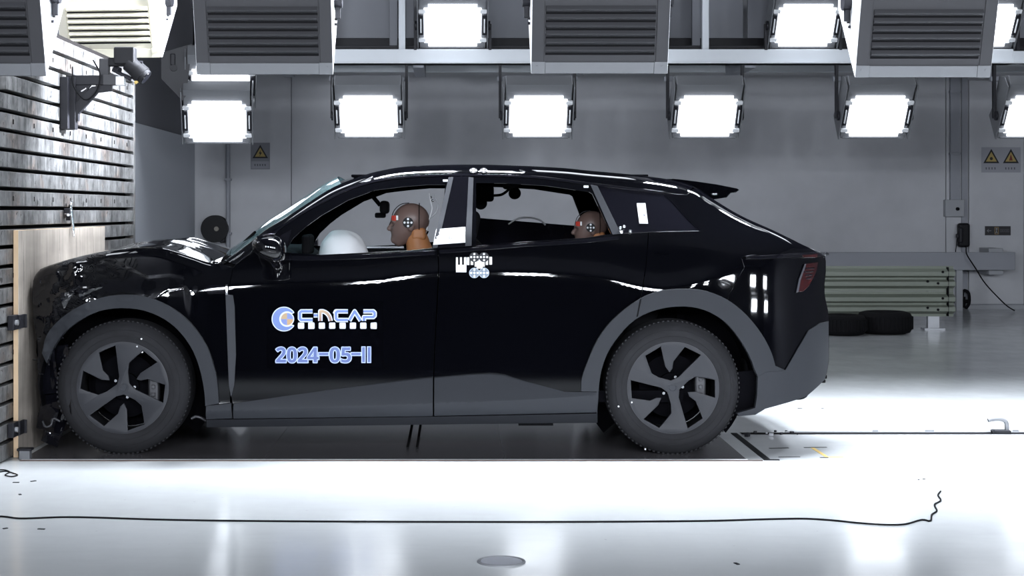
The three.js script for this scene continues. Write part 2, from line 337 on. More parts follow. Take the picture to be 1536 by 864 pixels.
boxLamp([1.5, 3.7, -1.7], [-2.26, 2.45, -1.5], LUM.barrier, 'deep box lamp slanted towards the top of the steel barrier', 1.9);

// ================================================================ THE BARRIER
{
  const XB = -2.26, Z0 = -3.18, ZN = 2.2, Z1 = ZN, o = [XB, 0, -0.5];
  const b = thing('crash_barrier', o, 'massive steel barrier face of horizontal slotted bars at left, stained with rust', 'barrier');
  const S = (x0, x1, y0, y1, z0, z1, r = 0) => span(x0 - o[0], x1 - o[0], y0 - o[1], y1 - o[1], z0 - o[2], z1 - o[2], r);
  part(b, 'block', [S(XL + 0.05, XB - 0.07, 0.002, 2.31, Z0 + 0.01, -0.2), S(XL + 0.05, XB - 0.07, 0.002, 1.93, -0.2, Z1)], M.slot);
  part(b, 'end_strip', uvMetres(S(XB - 0.06, XB, 0.002, 2.31, Z0, Z0 + 0.05, 0.004), 0.9), M.steel);
  part(b, 'far_side', uvMetres(S(XL + 0.05, XB - 0.061, 0.002, 2.31, Z0 - 0.01, Z0 + 0.01), 0.9), M.steel);
  // slots lie 0.1 m apart; each bar carries drill holes as real dimples
  for (let i = 0; i < 23; i++) {
    const y = 0.012 + i * 0.0985, Z1 = y > 1.95 ? -0.2 : y > 1.87 ? 0.18 : ZN;
    const g = merge([S(XB - 0.06, XB - rr(0, 0.003), y, y + 0.0785, Z0 + 0.085, Z1, 0.004), S(XB - 0.06, XB - 0.004, y - 0.022, y + 0.08, Z0 + 0.0495, Z0 + 0.058), S(XB - 0.06, XB - 0.002, y, y + 0.0785, Z0 + 0.05, Z0 + 0.086)]);
    g.translate(0, rr(0, 20), 0); uvMetres(g, 0.9);
    const q = g.attributes.position; // uv was shifted so that bars differ; put the bar back
    const dy = q.getY(0); g.computeBoundingBox(); g.translate(0, (y - 0.022) - g.boundingBox.min.y, 0);
    part(b, i ? `bar_${String(i).padStart(3, '0')}` : 'bar', g, M.steel);
    if (i % 4 === 1) { const holes = []; for (let z = Z0 + 0.3; z < Z1; z += 0.42) holes.push(rbox(0.004, 0.026, 0.010, 0.002, 0.0005, y + 0.04, z - o[2])); part(b, 'slot_mark', holes, M.slot); }
  }
  // plywood sheet clamped on the face
  const p = thing('plywood_sheet', [XB + 0.013, 0, -0.99], 'pale plywood sheet standing against the barrier, struck by the car front', 'plywood');
  part(p, 'face', uvMetres(span(-0.011, 0.012, 0.002, 1.168, -1.05, 1.05, 0.002), 0.6), M.ply);
  part(p, 'sheet_edge', [span(-0.0115, 0.0125, 0.0025, 1.168, 1.0495, 1.0515), span(-0.0115, 0.0125, 1.1675, 1.1690, -1.05, 1.05)], M.plyEdge, 'raw brown cut edge');
  // clamps on the near edge
  for (const [y, label] of [[0.70, 'upper grey steel clamp holding the near edge of the plywood sheet'], [0.155, 'lower grey steel clamp holding the near edge of the plywood sheet']]) {
    const t = thing('edge_clamp', [XB, y, 0.06], label, 'clamp', 'steel clamps on the plywood edge');
    part(t, 'base_plate', rbox(0.03, 0.075, 0.10, 0.003, 0.016, 0, 0.062), M.darkSteel);
    part(t, 'jaw', rbox(0.012, 0.070, 0.10, 0.003, 0.037, 0, -0.02), M.darkSteel);
    part(t, 'jaw_tip', rbox(0.014, 0.070, 0.012, 0.003, 0.048, 0, -0.06), M.darkSteel);
    part(t, 'bolt', disc(0.014, 0.016, 6).rotateY(Math.PI / 2).translate(0.038, 0, 0.075), M.galv);
  }
  // hook over the top edge
  {
    const [, y0, z] = [0, 1.30, -1.07];
    const t = thing('hook_clamp', [XB, 1.17, z], 'shiny steel hook clamp above the top edge of the plywood', 'clamp');
    part(t, 'shank', [rod([0.045, -0.015, 0], [0.03, 0.13, 0.004], 0.010, 10), rod([0.045, -0.015, 0], [0.05, -0.05, 0], 0.006, 8)], M.chrome);
    part(t, 'hook', tube([[0.03, 0.13, 0.004], [0.032, 0.148, -0.01], [0.03, 0.150, -0.03], [0.02, 0.14, -0.045], [0.012, 0.125, -0.05]], 0.008, 20, 8), M.chrome);
    part(t, 'nut', [rbox(0.035, 0.03, 0.03, 0.004, 0.02, 0.10, 0.03), rbox(0.04, 0.035, 0.022, 0.003, 0.014, 0.06, -0.04)], M.darkSteel);
    part(t, 'screw', rod([0.0, 0.075, -0.05], [0.03, 0.075, 0.05], 0.008, 8), M.galv);
  }
  // bracket with the on-board camera
  {
    const z = -1.02;
    const t = thing('camera_bracket', [XB, 1.74, z], 'black steel arm bracket bolted to the barrier, carrying a camera', 'bracket');
    part(t, 'back_plate', [rbox(0.045, 0.30, 0.16, 0.004, 0.023, 0.15, 0), rbox(0.035, 0.30, 0.07, 0.003, 0.060, 0.15, 0.0)], M.darkSteel);
    part(t, 'arm', [rbox(0.30, 0.055, 0.05, 0.004, 0.17, 0.285, 0)], M.darkSteel);
    part(t, 'brace', extrude([[0.05, 0.06], [0.05, 0.12], [0.17, 0.245], [0.28, 0.26], [0.28, 0.225], [0.20, 0.215], [0.09, 0.09], [0.09, 0.05]], 0.045, 0.002).translate(0, 0, -0.022), M.darkSteel);
    part(t, 'web', extrude([[0.03, 0.10], [0.03, 0.28], [0.18, 0.28], [0.08, 0.14]], 0.02, 0.001, [[[0.06, 0.20], [0.075, 0.23], [0.085, 0.22], [0.07, 0.19]], [[0.10, 0.225], [0.135, 0.245], [0.135, 0.235], [0.105, 0.215]]]).translate(0, 0, -0.01), M.darkSteel);
    part(t, 'head', [rbox(0.075, 0.06, 0.06, 0.004, 0.275, 0.285, 0.01), rbox(0.055, 0.10, 0.06, 0.008, 0.24, 0.36, 0)], M.lampGrey);
    part(t, 'white_block', rbox(0.05, 0.05, 0.055, 0.003, 0.335, 0.280, 0.01), M.lampWhite);
    part(t, 'lever', [rod([0.29, 0.345, 0.02], [0.40, 0.29, 0.03], 0.009, 8, 0.014), rod([0.30, 0.35, 0.0], [0.33, 0.34, 0.02], 0.02, 10)], M.darkSteel);
    part(t, 'tie_rod', rod([0.26, 0.40, 0.0], [0.46, 0.385, 0.0], 0.012, 8), M.darkSteel);
    part(t, 'cable', tube([[0.06, 0.36, 0.03], [0.07, 0.25, 0.04], [0.14, 0.17, 0.04], [0.20, 0.22, 0.04], [0.22, 0.32, 0.04], [0.18, 0.40, 0.03]], 0.004, 40, 6), M.black);
    const c = thing('camera', [XB + 0.43, 2.08, z], 'black high-speed camera with a long lens pointing down right from the bracket', 'camera');
    part(c, 'lens', [rod([-0.05, 0.045, 0], [0.0, 0.0, 0.004], 0.048, 24), rod([0.0, 0.0, 0.004], [0.035, -0.03, 0.008], 0.055, 24), rod([0.035, -0.03, 0.008], [0.05, -0.043, 0.01], 0.05, 24, 0.046)], M.hydrant);
    part(c, 'front_glass', rod([0.0495, -0.0425, 0.01], [0.0525, -0.045, 0.0102], 0.040, 24), M.darkGlass);
    part(c, 'body', rbox(0.12, 0.10, 0.09, 0.01, -0.07, 0.085, 0), M.hydrant);
    part(c, 'mount', [rbox(0.10, 0.05, 0.05, 0.01, -0.12, 0.05, 0)], M.hydrant);
    part(c, 'yellow_cap', rod([-0.005, -0.062, 0.03], [0.003, -0.075, 0.03], 0.012, 12), M.yellow);
  }
  const w = thing('floor_block', [-2.19, 0, 0.09], 'small pale steel block on the floor at the foot of the plywood', 'block');
  part(w, 'body', rbox(0.055, 0.045, 0.05, 0.004, 0, 0.0225, 0), M.lampLight);
  part(w, 'cap', rbox(0.075, 0.012, 0.06, 0.003, 0, 0.05, 0), M.darkSteel);
}

// ================================================================ THE CAR
// Side surface: how far the body stands in from the widest plane (z = 0) at a place (x, y) of the side view.
function table(pts) {                                              // straight pieces between (x, y) pairs
  return x => {
    if (x <= pts[0][0]) return pts[0][1];
    for (let i = 1; i < pts.length; i++) if (x <= pts[i][0]) { const a = pts[i - 1], b = pts[i]; return lerp(a[1], b[1], (x - a[0]) / (b[0] - a[0])); }
    return pts[pts.length - 1][1];
  };
}
const smoothTable = pts => {                                       // monotone-ish cubic through (x, y) pairs
  const m = pts.map((p, i) => { const a = pts[Math.max(0, i - 1)], b = pts[Math.min(pts.length - 1, i + 1)]; return (b[1] - a[1]) / (b[0] - a[0]); });
  return x => {
    if (x <= pts[0][0]) return pts[0][1]; const n = pts.length - 1; if (x >= pts[n][0]) return pts[n][1];
    let i = 1; while (x > pts[i][0]) i++;
    const [x0, y0] = pts[i - 1], [x1, y1] = pts[i], h = x1 - x0, t = (x - x0) / h, t2 = t * t, t3 = t2 * t;
    return (2 * t3 - 3 * t2 + 1) * y0 + (t3 - 2 * t2 + t) * h * m[i - 1] + (3 * t2 - 2 * t3) * y1 + (t3 - t2) * h * m[i];
  };
};
// slope of the section (inset per metre of height), added up from the sill
const slope = table([[0.12, -0.6], [0.22, -0.45], [0.26, -0.10], [0.30, 0.03], [0.60, 0.036], [0.82, 0.030], [0.862, 0.034], [0.90, 0.10], [0.918, 0.30], [0.935, 0.46], [0.965, 0.42], [1.0, 0.26], [1.05, 0.22], [1.085, 0.24], [1.12, 0.40], [1.2, 0.50], [1.6, 0.56]]);
const slope2 = table([[0.12, -0.6], [0.22, -0.45], [0.26, -0.10], [0.30, 0.02], [0.60, 0.05], [0.70, 0.095], [0.78, 0.116], [0.86, 0.133], [0.93, 0.147], [0.98, 0.19], [1.04, 0.30], [1.10, 0.38], [1.2, 0.50], [1.6, 0.56]]);
const summed = sl => { const P = []; let s = 0; for (let i = 0; i <= 900; i++) { P.push(s); s += sl(0.1 + i * 0.002) * 0.002; } const z = P[250]; return P.map(v => v - z); };
const PROF = summed(slope), PROF2 = summed(slope2);
const prof = (y, P = PROF) => { const t = clamp((y - 0.1) / 0.002, 0, 899.999), i = Math.floor(t); return lerp(P[i], P[i + 1], t - i); };

const topPx = [[40, 424], [52, 409], [63, 402], [86, 394], [109, 387.5], [127, 383], [160, 376], [190, 372.5], [213, 371], [240, 372], [258, 376], [290, 386], [320, 395], [336, 391], [372, 366], [398, 345], [429, 326], [461, 305], [492, 285], [515, 274], [539, 265], [560, 258.5], [599, 251], [645, 248], [712, 247], [779, 248.5], [845, 252], [885, 256], [959, 263], [1013, 271], [1044, 281], [1066, 296], [1083, 307], [1105, 320], [1125, 330], [1159, 345], [1190, 360], [1203, 366.5], [1224, 376], [1246, 385], [1262, 400]];
const topZ = px => px < 330 ? lerp(-0.12, -0.12, 0) : px < 560 ? lerp(-0.14, -0.30, sstep(330, 480, px)) : px < 1044 ? -0.31 : lerp(-0.33, -0.42, sstep(1044, 1240, px));
const topXY = topPx.map(([px, py]) => at(px, py, topZ(px)).slice(0, 2));
const yTop = smoothTable(topXY);
const shoulderPx = [[60, 452], [180, 446], [260, 440], [345, 432], [455, 427], [560, 423], [620, 415], [700, 411], [780, 411], [850, 414], [910, 421], [960, 432], [1000, 436], [1050, 426], [1110, 412], [1180, 396], [1260, 390]];
const ySh = smoothTable(shoulderPx.map(([px, py]) => at(px, py, -0.02).slice(0, 2)));
const foldPx = table([[150, 388], [180, 396.5], [222, 416], [255, 413], [300, 420]].map(([px, py]) => at(px, py, -0.06).slice(0, 2)));
const lipPx = table([[215, 452], [228, 446], [253, 434], [277, 430], [290, 441], [300, 447]].map(([px, py]) => at(px, py, -0.02).slice(0, 2)));
const ridge = (d, w) => Math.exp(-((d / w) ** 2));
function inset(x, y) {
  const ys = ySh(x), sh = sstep(0.50, 0.72, y) * (1 - sstep(ys + 0.14, ys + 0.36, y));
  const rearward = sstep(1.22, 1.5, x); let d = prof(y - sh * (ys - 0.90));
  if (rearward > 0) d = lerp(d, prof(y, PROF2), rearward);
  // plan taper: the tail is drawn in, the crushed nose a little
  const tail = clamp((x - 1.28) / 0.74, 0, 1.02);
  d += 0.10 * tail * tail + 0.24 * Math.pow(tail, 5) + 0.05 * sstep(1.0, 1.6, x) * sstep(1.05, 1.3, y);
  const nose = clamp((-1.60 - x) / 0.62, 0, 1);
  d += 0.10 * Math.pow(nose, 2);
  // the nose is crumpled
  const cr = sstep(-1.72, -2.0, x);
  if (cr > 0) d += cr * (0.030 * Math.abs(fbm(x * 7, y * 9, 3.3, 3)) - 0.02 + 0.035 * fbm(x * 4 + 9, y * 6, 1.1, 2));
  if (x > -1.92 && x < -1.2) {                                    // pressed folds: a narrow band stands more upright, then eases back
    const P = v => prof(v - sstep(0.50, 0.72, v) * (ys - 0.90)), crease = (dy, yf, h) => ((P(yf + 0.008) - P(yf - 0.008)) / 0.016 - 0.135) * clamp(dy, -h, h) * Math.exp(-((dy / 0.09) ** 2));
    const e = sstep(-1.92, -1.78, x) * (1 - sstep(-1.5, -1.36, x));
    d -= e * crease(y - foldPx(x), foldPx(x), 0.010);
    const f = sstep(-1.60, -1.54, x) * (1 - sstep(-1.37, -1.32, x));
    d -= f * crease(y - lipPx(x), lipPx(x), 0.012);
  }
  // the top edge rolls over
  const yt = yTop(x), g = (yTop(x + 0.01) - yTop(x - 0.01)) / 0.02, dp = (yt - y) / Math.sqrt(1 + g * g);
  const r = lerp(lerp(0.05, 0.075, sstep(-1.3, -0.9, x)), 0.06, sstep(1.3, 1.6, x)), t = clamp(dp / r, 0.02, 1);
  const arc = q => r * (1 - Math.sqrt(Math.max(0, 1 - (1 - q) * (1 - q))));
  d += arc(t);
  if (dp / r < 0.02) d += (0.02 - dp / r) * r * 4.8;
  return d;
}
const Sz = (x, y) => -inset(x, y);
function normalAt(x, y) { const e = 0.0016; return V3(-(Sz(x + e, y) - Sz(x - e, y)) / (2 * e), -(Sz(x, y + e) - Sz(x, y - e)) / (2 * e), 1).normalize(); }
function cp(px, py, out = 0) { let z = -0.05, p; for (let i = 0; i < 7; i++) { p = at(px, py, z); z = lerp(z, Sz(p[0], p[1]) + out, 0.8); } return [p[0], p[1]]; }

// cuts a triangulated outline finer until no edge is longer than the limit
function refine(pts, tris, lim) {
  for (let pass = 0; pass < 12; pass++) {
    const mid = new Map(), out = []; let cut = false;
    const m = (a, b) => { const k = a < b ? a * 1e6 + b : b * 1e6 + a; if (mid.has(k)) return mid.get(k); const dx = pts[a][0] - pts[b][0], dy = pts[a][1] - pts[b][1]; let r = -1; if (dx * dx + dy * dy > lim * lim) { r = pts.length; pts.push([(pts[a][0] + pts[b][0]) / 2, (pts[a][1] + pts[b][1]) / 2]); cut = true; } mid.set(k, r); return r; };
    for (const [a, b, c] of tris) {
      const ab = m(a, b), bc = m(b, c), ca = m(c, a), n = (ab >= 0) + (bc >= 0) + (ca >= 0);
      if (!n) out.push([a, b, c]);
      else if (n === 3) out.push([a, ab, ca], [ab, b, bc], [ca, bc, c], [ab, bc, ca]);
      else if (n === 1) { if (ab >= 0) out.push([a, ab, c], [ab, b, c]); else if (bc >= 0) out.push([a, b, bc], [a, bc, c]); else out.push([a, b, ca], [ca, b, c]); }
      else if (ab < 0) out.push([a, b, bc], [a, bc, ca], [ca, bc, c]);
      else if (bc < 0) out.push([b, c, ca], [b, ca, ab], [ab, ca, a]);
      else out.push([c, a, ab], [c, ab, bc], [bc, ab, b]);
    }
    tris = out; if (!cut) break;
  }
  return tris;
}
// a panel of the side: outline (and holes) in the side view, laid on the side surface, with turned-in edges
function panel(outline, { out = 0, depth = 0.03, lim = 0.03, holes = [], world = false, gap = 0, cx = 0, cy = 0, cz = 0, dome = 0, fn = null } = {}) {
  const conv = l => world ? l : l.map(([a, b]) => cp(a, b, out));
  let ring = conv(outline), hs = holes.map(conv);
  const v = l => l.map(p => new THREE.Vector2(p[0], p[1]));
  if (THREE.ShapeUtils.isClockWise(v(ring))) ring = ring.reverse();
  hs = hs.map(h => THREE.ShapeUtils.isClockWise(v(h)) ? h : h.reverse());
  // outlines are cut to short edges before the triangles are made
  const dense = l => { const o = []; for (let i = 0; i < l.length; i++) { const a = l[i], b = l[(i + 1) % l.length], n = Math.max(1, Math.ceil(Math.hypot(b[0] - a[0], b[1] - a[1]) / lim)); for (let k = 0; k < n; k++) o.push([lerp(a[0], b[0], k / n), lerp(a[1], b[1], k / n)]); } return o; };
  ring = dense(ring); hs = hs.map(dense);
  const pts = [...ring, ...hs.flat()].map(p => [...p]);
  let tris = refine(pts, THREE.ShapeUtils.triangulateShape(v(ring), hs.map(v)), lim);
  const zz = (x, y) => Sz(x, y) + out + (fn ? fn(x, y) : 0);
  const nn = (x, y) => { if (!fn) return normalAt(x, y); const e = 0.0016; return V3(-(zz(x + e, y) - zz(x - e, y)) / (2 * e), -(zz(x, y + e) - zz(x, y - e)) / (2 * e), 1).normalize(); };
  const P = [], N = [], U = [];
  const nv = pts.map(([x, y]) => nn(x, y)), zv = pts.map(([x, y]) => zz(x, y));
  const put = (x, y, z, n) => { P.push(x - cx, y - cy, z - cz); N.push(n.x, n.y, n.z); U.push(x, y); };
  for (const t of tris) for (const i of t) put(pts[i][0], pts[i][1], zv[i], nv[i]);
  // edge: a small round, then straight in
  for (const l of [ring, ...hs]) for (let i = 0; i < l.length; i++) {
    const a = l[i], b = l[(i + 1) % l.length], nx = b[1] - a[1], ny = a[0] - b[0], L = Math.hypot(nx, ny) || 1;
    const o = V3(nx / L, ny / L, 0), za = zz(...a), zb = zz(...b), k = Math.min(0.0015, depth * 0.3);
    const q = (p, z, s) => [p[0] + o.x * s, p[1] + o.y * s, z];
    const rows = [[q(a, za, 0), q(b, zb, 0), nn(...a), nn(...b)], [q(a, za - k, k * 0.6), q(b, zb - k, k * 0.6), o, o], [q(a, za - depth, k * 0.6), q(b, zb - depth, k * 0.6), o, o]];
    for (let r = 0; r < 2; r++) { const [A, B, na, nb] = rows[r], [C, D, nc, nd] = rows[r + 1]; put(...A, na); put(...C, nc); put(...B, nb); put(...B, nb); put(...C, nc); put(...D, nd); }
  }
  const g = new THREE.BufferGeometry();
  g.setAttribute('position', new THREE.Float32BufferAttribute(P, 3)); g.setAttribute('normal', new THREE.Float32BufferAttribute(N, 3)); g.setAttribute('uv', new THREE.Float32BufferAttribute(U, 2));
  return g;
}
// a skin from a near edge line across to its mirror image; lift(u, t) moves it
const ZM = -0.945;
function across(near, lift, m = 24, flip = false) {
  const n = near.length, P = [], idx = [];
  near.forEach(([x, y, z], i) => { for (let j = 0; j <= m; j++) { const t = j / m, l = lift(i / (n - 1), t, x, y); P.push(x + l[0], y + l[1], lerp(z, 2 * ZM - z, t) + (l[2] || 0)); } });
  for (let i = 0; i + 1 < n; i++) for (let j = 0; j < m; j++) { const a = i * (m + 1) + j, b = a + 1, c = a + m + 1, d = c + 1; flip ? idx.push(a, c, b, b, c, d) : idx.push(a, b, c, b, d, c); }
  const g = new THREE.BufferGeometry(); g.setAttribute('position', new THREE.Float32BufferAttribute(P, 3)); g.setIndex(idx); g.computeVertexNormals(); return g;
}

const BASE = [0, 0, ZM];
const car = thing('car', BASE, 'glossy black five-door car with its crushed front against the barrier', 'car');
const local = g => g.translate(-BASE[0], -BASE[1], -BASE[2]);
const both = [];                                                   // near-side parts that get a mirror twin
function side(name, g, mat, { parent = car, label, twin = true } = {}) {
  const m = part(parent, name, parent === car ? local(Array.isArray(g) ? merge(g) : g) : local(Array.isArray(g) ? merge(g) : g), mat, label);
  if (twin && parent === car) both.push(m);
  return m;
}

// ---- outlines measured on the photograph
const dripPx = [[352, 396], [376, 378], [400, 358], [429, 335], [445, 324], [480, 305], [522, 284], [563, 271], [605, 265], [667, 262], [712, 262], [760, 263], [812, 266], [889, 276], [940, 282], [1000, 289]];
const dripY = smoothTable(dripPx);
const dripPart = (a, b, dy = 0, n = 14) => Array.from({ length: n + 1 }, (_, i) => { const x = lerp(a, b, i / n); return [x, dripY(x) + dy]; });
const topFn = smoothTable(topPx);
const topPart = (a, b, dy = 0, n = 24) => Array.from({ length: n + 1 }, (_, i) => { const x = lerp(a, b, i / n); return [x, topFn(x) + dy]; });
const rearArchOut = curve([[872, 587], [873, 568], [882, 542], [897, 509], [920, 479], [961, 448], [990, 437], [1027, 433.5], [1060, 437], [1093, 451], [1120, 473], [1143, 502], [1157, 529], [1163, 549]], 3);
const rearArchIn = curve([[895, 634], [897, 600], [900, 565], [910, 532], [928, 504], [953, 479], [987, 464], [1027, 459.5], [1057, 465], [1087, 482], [1110, 509], [1128, 542], [1136, 575], [1135, 600], [1133, 618]], 3);
const frontArchOut = curve([[328, 605], [325, 570], [319, 545], [309, 518], [286, 485], [261, 464], [233, 450], [207, 443.5], [173, 443], [142, 449.6], [111, 464], [86, 483], [70, 503], [63, 530]], 3);
const frontArchIn = curve([[308, 609], [307, 592], [302, 562], [290, 527], [270, 498], [247, 479], [217, 466], [183, 462], [147, 467], [117, 482], [93, 502], [77, 527], [70, 545]], 3);

// roof rail, pillars
side('roof_rail', panel([...topPart(337, 1040, 0.3, 60), [1030, 292], ...dripPart(352, 1000).reverse()], { depth: 0.04, lim: 0.022 }), M.paint);
side('drip_moulding', panel([...dripPart(380, 995, -1.2, 50), ...dripPart(380, 995, 1.8, 50).reverse()], { out: 0.004, depth: 0.01, lim: 0.03 }), M.gloss);

// front door: skin below the belt plus the frame around its open window
const frontHole = [[426, 379], [440, 357], [460, 339], [482, 323], [522, 300], [563, 285], [605, 280], [640, 277], [668, 277], [672, 281], [648, 372], [613, 376], [584, 377.5], [480, 382.5]];
const fd = side('front_door', panel([...dripPart(356, 675, 1), [662, 330], [655.5, 371], [657, 400], [655, 450], [651, 520], [649.5, 565], [600, 570.5], [517, 581], [433, 593], [349, 605.5], [345, 580], [342.5, 520], [341, 442], [345, 425], [350, 402]], { depth: 0.035, lim: 0.022, holes: [frontHole] }), M.paint);
const rearHole = [[714, 274], [760, 275], [820, 278.5], [884, 288], [889, 291], [917, 351], [879, 357], [785, 363], [714, 369]];
const rd = side('rear_door', panel([...dripPart(697, 893, 1), [931, 351], [945, 350], [972, 348.8], [968.5, 397], [963.5, 430], [960, 447], ...rearArchOut.filter(p => p[0] < 955).reverse(), [847, 588], [820, 580], [783, 570], [757, 561], [737, 559], [700, 561], [651.5, 565.5], [653, 520], [657, 450], [659, 400], [657.5, 371], [664, 330]], { depth: 0.035, lim: 0.022, holes: [rearHole] }), M.paint);
// B pillar cover and the grey frame strips
side('pillar_cover', panel([[677, 265], [704, 265], [698, 369], [654, 371.5]], { out: 0.003, depth: 0.012, lim: 0.02 }), M.gloss);
for (const q of [[[673, 266], [680, 266], [656, 371.5], [649, 372]], [[703, 266], [710, 266.5], [707, 368.5], [698, 369]]]) side('frame_strip', panel(q, { out: 0.006, depth: 0.012, lim: 0.02 }), M.trim, {});
side('frame_strip', panel([[886, 277], [896, 279], [931, 350.5], [919, 351.5]], { out: 0.006, depth: 0.012, lim: 0.02 }), M.trim);
for (const [px, py] of [[668, 271], [879, 280]]) { const [x, y] = cp(px, py); side('white_marker', rbox(0.026, 0.012, 0.006, 0.002, x, y, Sz(x, y) + 0.006), M.white, { twin: false }); }
// bright belt mouldings
const belt = [[426, 384], [480, 384], [560, 381], [584, 379.5], [640, 376.5], [652, 375.5]];
side('belt_moulding', panel([...curve(belt, 4), ...curve(belt.map(([a, b]) => [a, b + 6]), 4).reverse()], { out: 0.006, depth: 0.016, fn: (x, y) => 0 }), M.gloss, { parent: fd, twin: false });
const belt2 = [[660, 375], [712, 371.5], [785, 365.5], [879, 359.5], [928, 354]];
side('belt_moulding', panel([...curve(belt2, 4), ...curve(belt2.map(([a, b]) => [a, b + 4.5]), 4).reverse()], { out: 0.005, depth: 0.016 }), M.gloss, { parent: rd, twin: false });

// quarter panel round the rear side glass, tail
side('quarter_panel', panel([[1000, 290], [1030, 292.5], [1042, 282], ...topPart(1050, 1226, 0.3, 26), [1238, 380], [1175, 384.5], [1112, 386.5], [1116, 402], [1099, 430], [1090, 450], ...rearArchOut.filter(p => p[0] > 961 && p[0] < 1090).reverse(), [961.5, 447], [965, 430], [970, 397], [973.5, 349], [995, 347.5], [1049, 346.5], [1028, 326], [1008, 303], [995, 292]], { depth: 0.035, lim: 0.022 }), M.paint);
side('quarter_glass', panel([...dripPart(894, 994, 2.5), [1008, 303], [1028, 326], [1048, 346], [995, 347], [945, 349.5], [929, 350.5]], { out: -0.003, depth: 0.01, lim: 0.03 }), M.darkGlass, { label: 'black tinted rear side window' });
side('rear_bumper', panel([[1117, 402], [1113, 388], [1175, 386], [1236, 384], [1238, 392], [1238, 407], [1236, 427], [1236, 440], [1239, 452], [1242, 465], [1243, 481], [1230, 484], [1213, 495], [1197, 522], [1178, 555], [1163, 549.5], ...rearArchOut.filter(p => p[0] > 1090).reverse(), [1091, 451], [1100, 430.5]], { depth: 0.03, lim: 0.022 }), M.paint);
side('tail_light_bar', panel([[1120, 388], [1122, 385.5], [1150, 383], [1176, 381.5], [1226, 377.5], [1245, 379], [1245, 382.5], [1226, 384.5], [1176, 386.5], [1150, 387.5]], { out: 0.014, depth: 0.03, lim: 0.02 }), M.gloss, { label: 'slim dark ledge of the rear light bar' });
side('light_bar_edge', panel([[1176, 383.2], [1200, 381], [1226, 378], [1244, 379], [1244, 380.4], [1226, 380], [1200, 383], [1178, 385]], { out: 0.017, depth: 0.02, lim: 0.02 }), M.gloss, { label: 'glossy upper edge of the light bar' });
side('light_bar_edge', panel([[1118, 384.5], [1133, 381.5], [1134, 383], [1119, 386]], { out: 0.014, depth: 0.015, lim: 0.02 }), M.gloss);
side('light_bar_lens', panel([[1203, 382.6], [1226, 381.5], [1226, 385.5], [1206, 386]], { out: 0.016, depth: 0.02, lim: 0.02 }), M.redLens, { label: 'red end of the light bar' });
{
  const tl = side('tail_lamp', panel([[1197, 437], [1200, 420], [1209, 396], [1227, 393.5], [1224, 408], [1213, 429], [1204, 437.5]], { out: 0.006, depth: 0.02, lim: 0.015 }), M.redLens, { label: 'dark red tail lamp' });
  part(tl, 'lamp_edge', local(panel([[1194.5, 439], [1198.5, 419], [1207, 396], [1209.5, 396], [1201, 420], [1198, 437]], { out: 0.010, depth: 0.02, lim: 0.015 })), M.chrome, 'bright inner edge');
  for (let i = 0; i < 4; i++) part(tl, 'lamp_rib', local(panel([[1206 + i * 1.2, 412 + i * 5 - 10], [1222 - i * 1.6, 411 + i * 5 - 10], [1221.5 - i * 1.6, 413 + i * 5 - 10], [1205.5 + i * 1.2, 414 + i * 5 - 10]], { out: 0.008, depth: 0.01, lim: 0.02 })), M.gloss);
}
// rear face and back window
const edge3 = (pxs) => pxs.map(([a, b]) => { const [x, y] = cp(a, b); return [x, y, Sz(x, y)]; });
const tailNear = [[1238, 380], [1239, 392], [1239, 407], [1237, 427], [1237, 440], [1239, 452], [1242, 465], [1243, 481], [1242, 500], [1242, 542], [1240, 559], [1236, 571]];
const round4 = t => 1 - Math.pow(Math.abs(2 * t - 1), 2.6);
part(car, 'tailgate', local(across(edge3(tailNear), (u, t) => [0.05 * round4(t), 0, 0], 24)), M.paint);
const slopeNear = topPart(1052, 1240, 0.3, 20);
part(car, 'rear_window', local(across(edge3(slopeNear), (u, t) => [0.0, 0.03 * round4(t) * (1 - u * 0.7), 0], 24)), M.darkGlass, 'sloping black rear window');
// roof with a slight crown
const roofNear = topPart(541, 1056, 0.3, 50);
part(car, 'roof', local(across(edge3(roofNear), (u, t) => [0, 0.012 * round4(t), 0], 30)), M.paint);
// spoiler
{
  const n = [[1009, 268.5], [1020, 270], [1044, 273], [1075, 277.5], [1105, 283.5]].map(([a, b]) => at(a, b, -0.33));
  const topS = across(n, (u, t) => [0.03 * round4(t) * u, 0.006 * round4(t), 0], 20);
  const low = [[1107, 285], [1103, 288], [1095, 289], [1089, 295.5], [1066, 299], [1040, 296]].map(([a, b]) => [...at(a, b, -0.335).slice(0, 2), -0.335]);
  const lowS = across([n[4], ...low], (u, t) => [0.03 * round4(t) * (1 - u), 0, 0], 20);
  const sp = part(car, 'spoiler', local(merge([topS, lowS])), M.paint);
  const prof2 = [...n, ...low].map(p => [p[0], p[1]]);
  for (const z of [-0.325, -1.575]) part(sp, 'end_plate', local(extrude(prof2, 0.012, 0.003).translate(0, 0, z - 0.006)), M.paint);
  part(sp, 'bright_fitting', local(rbox(0.022, 0.007, 0.004, 0.001, ...at(1072, 291.5, -0.30))), M.chrome);
}
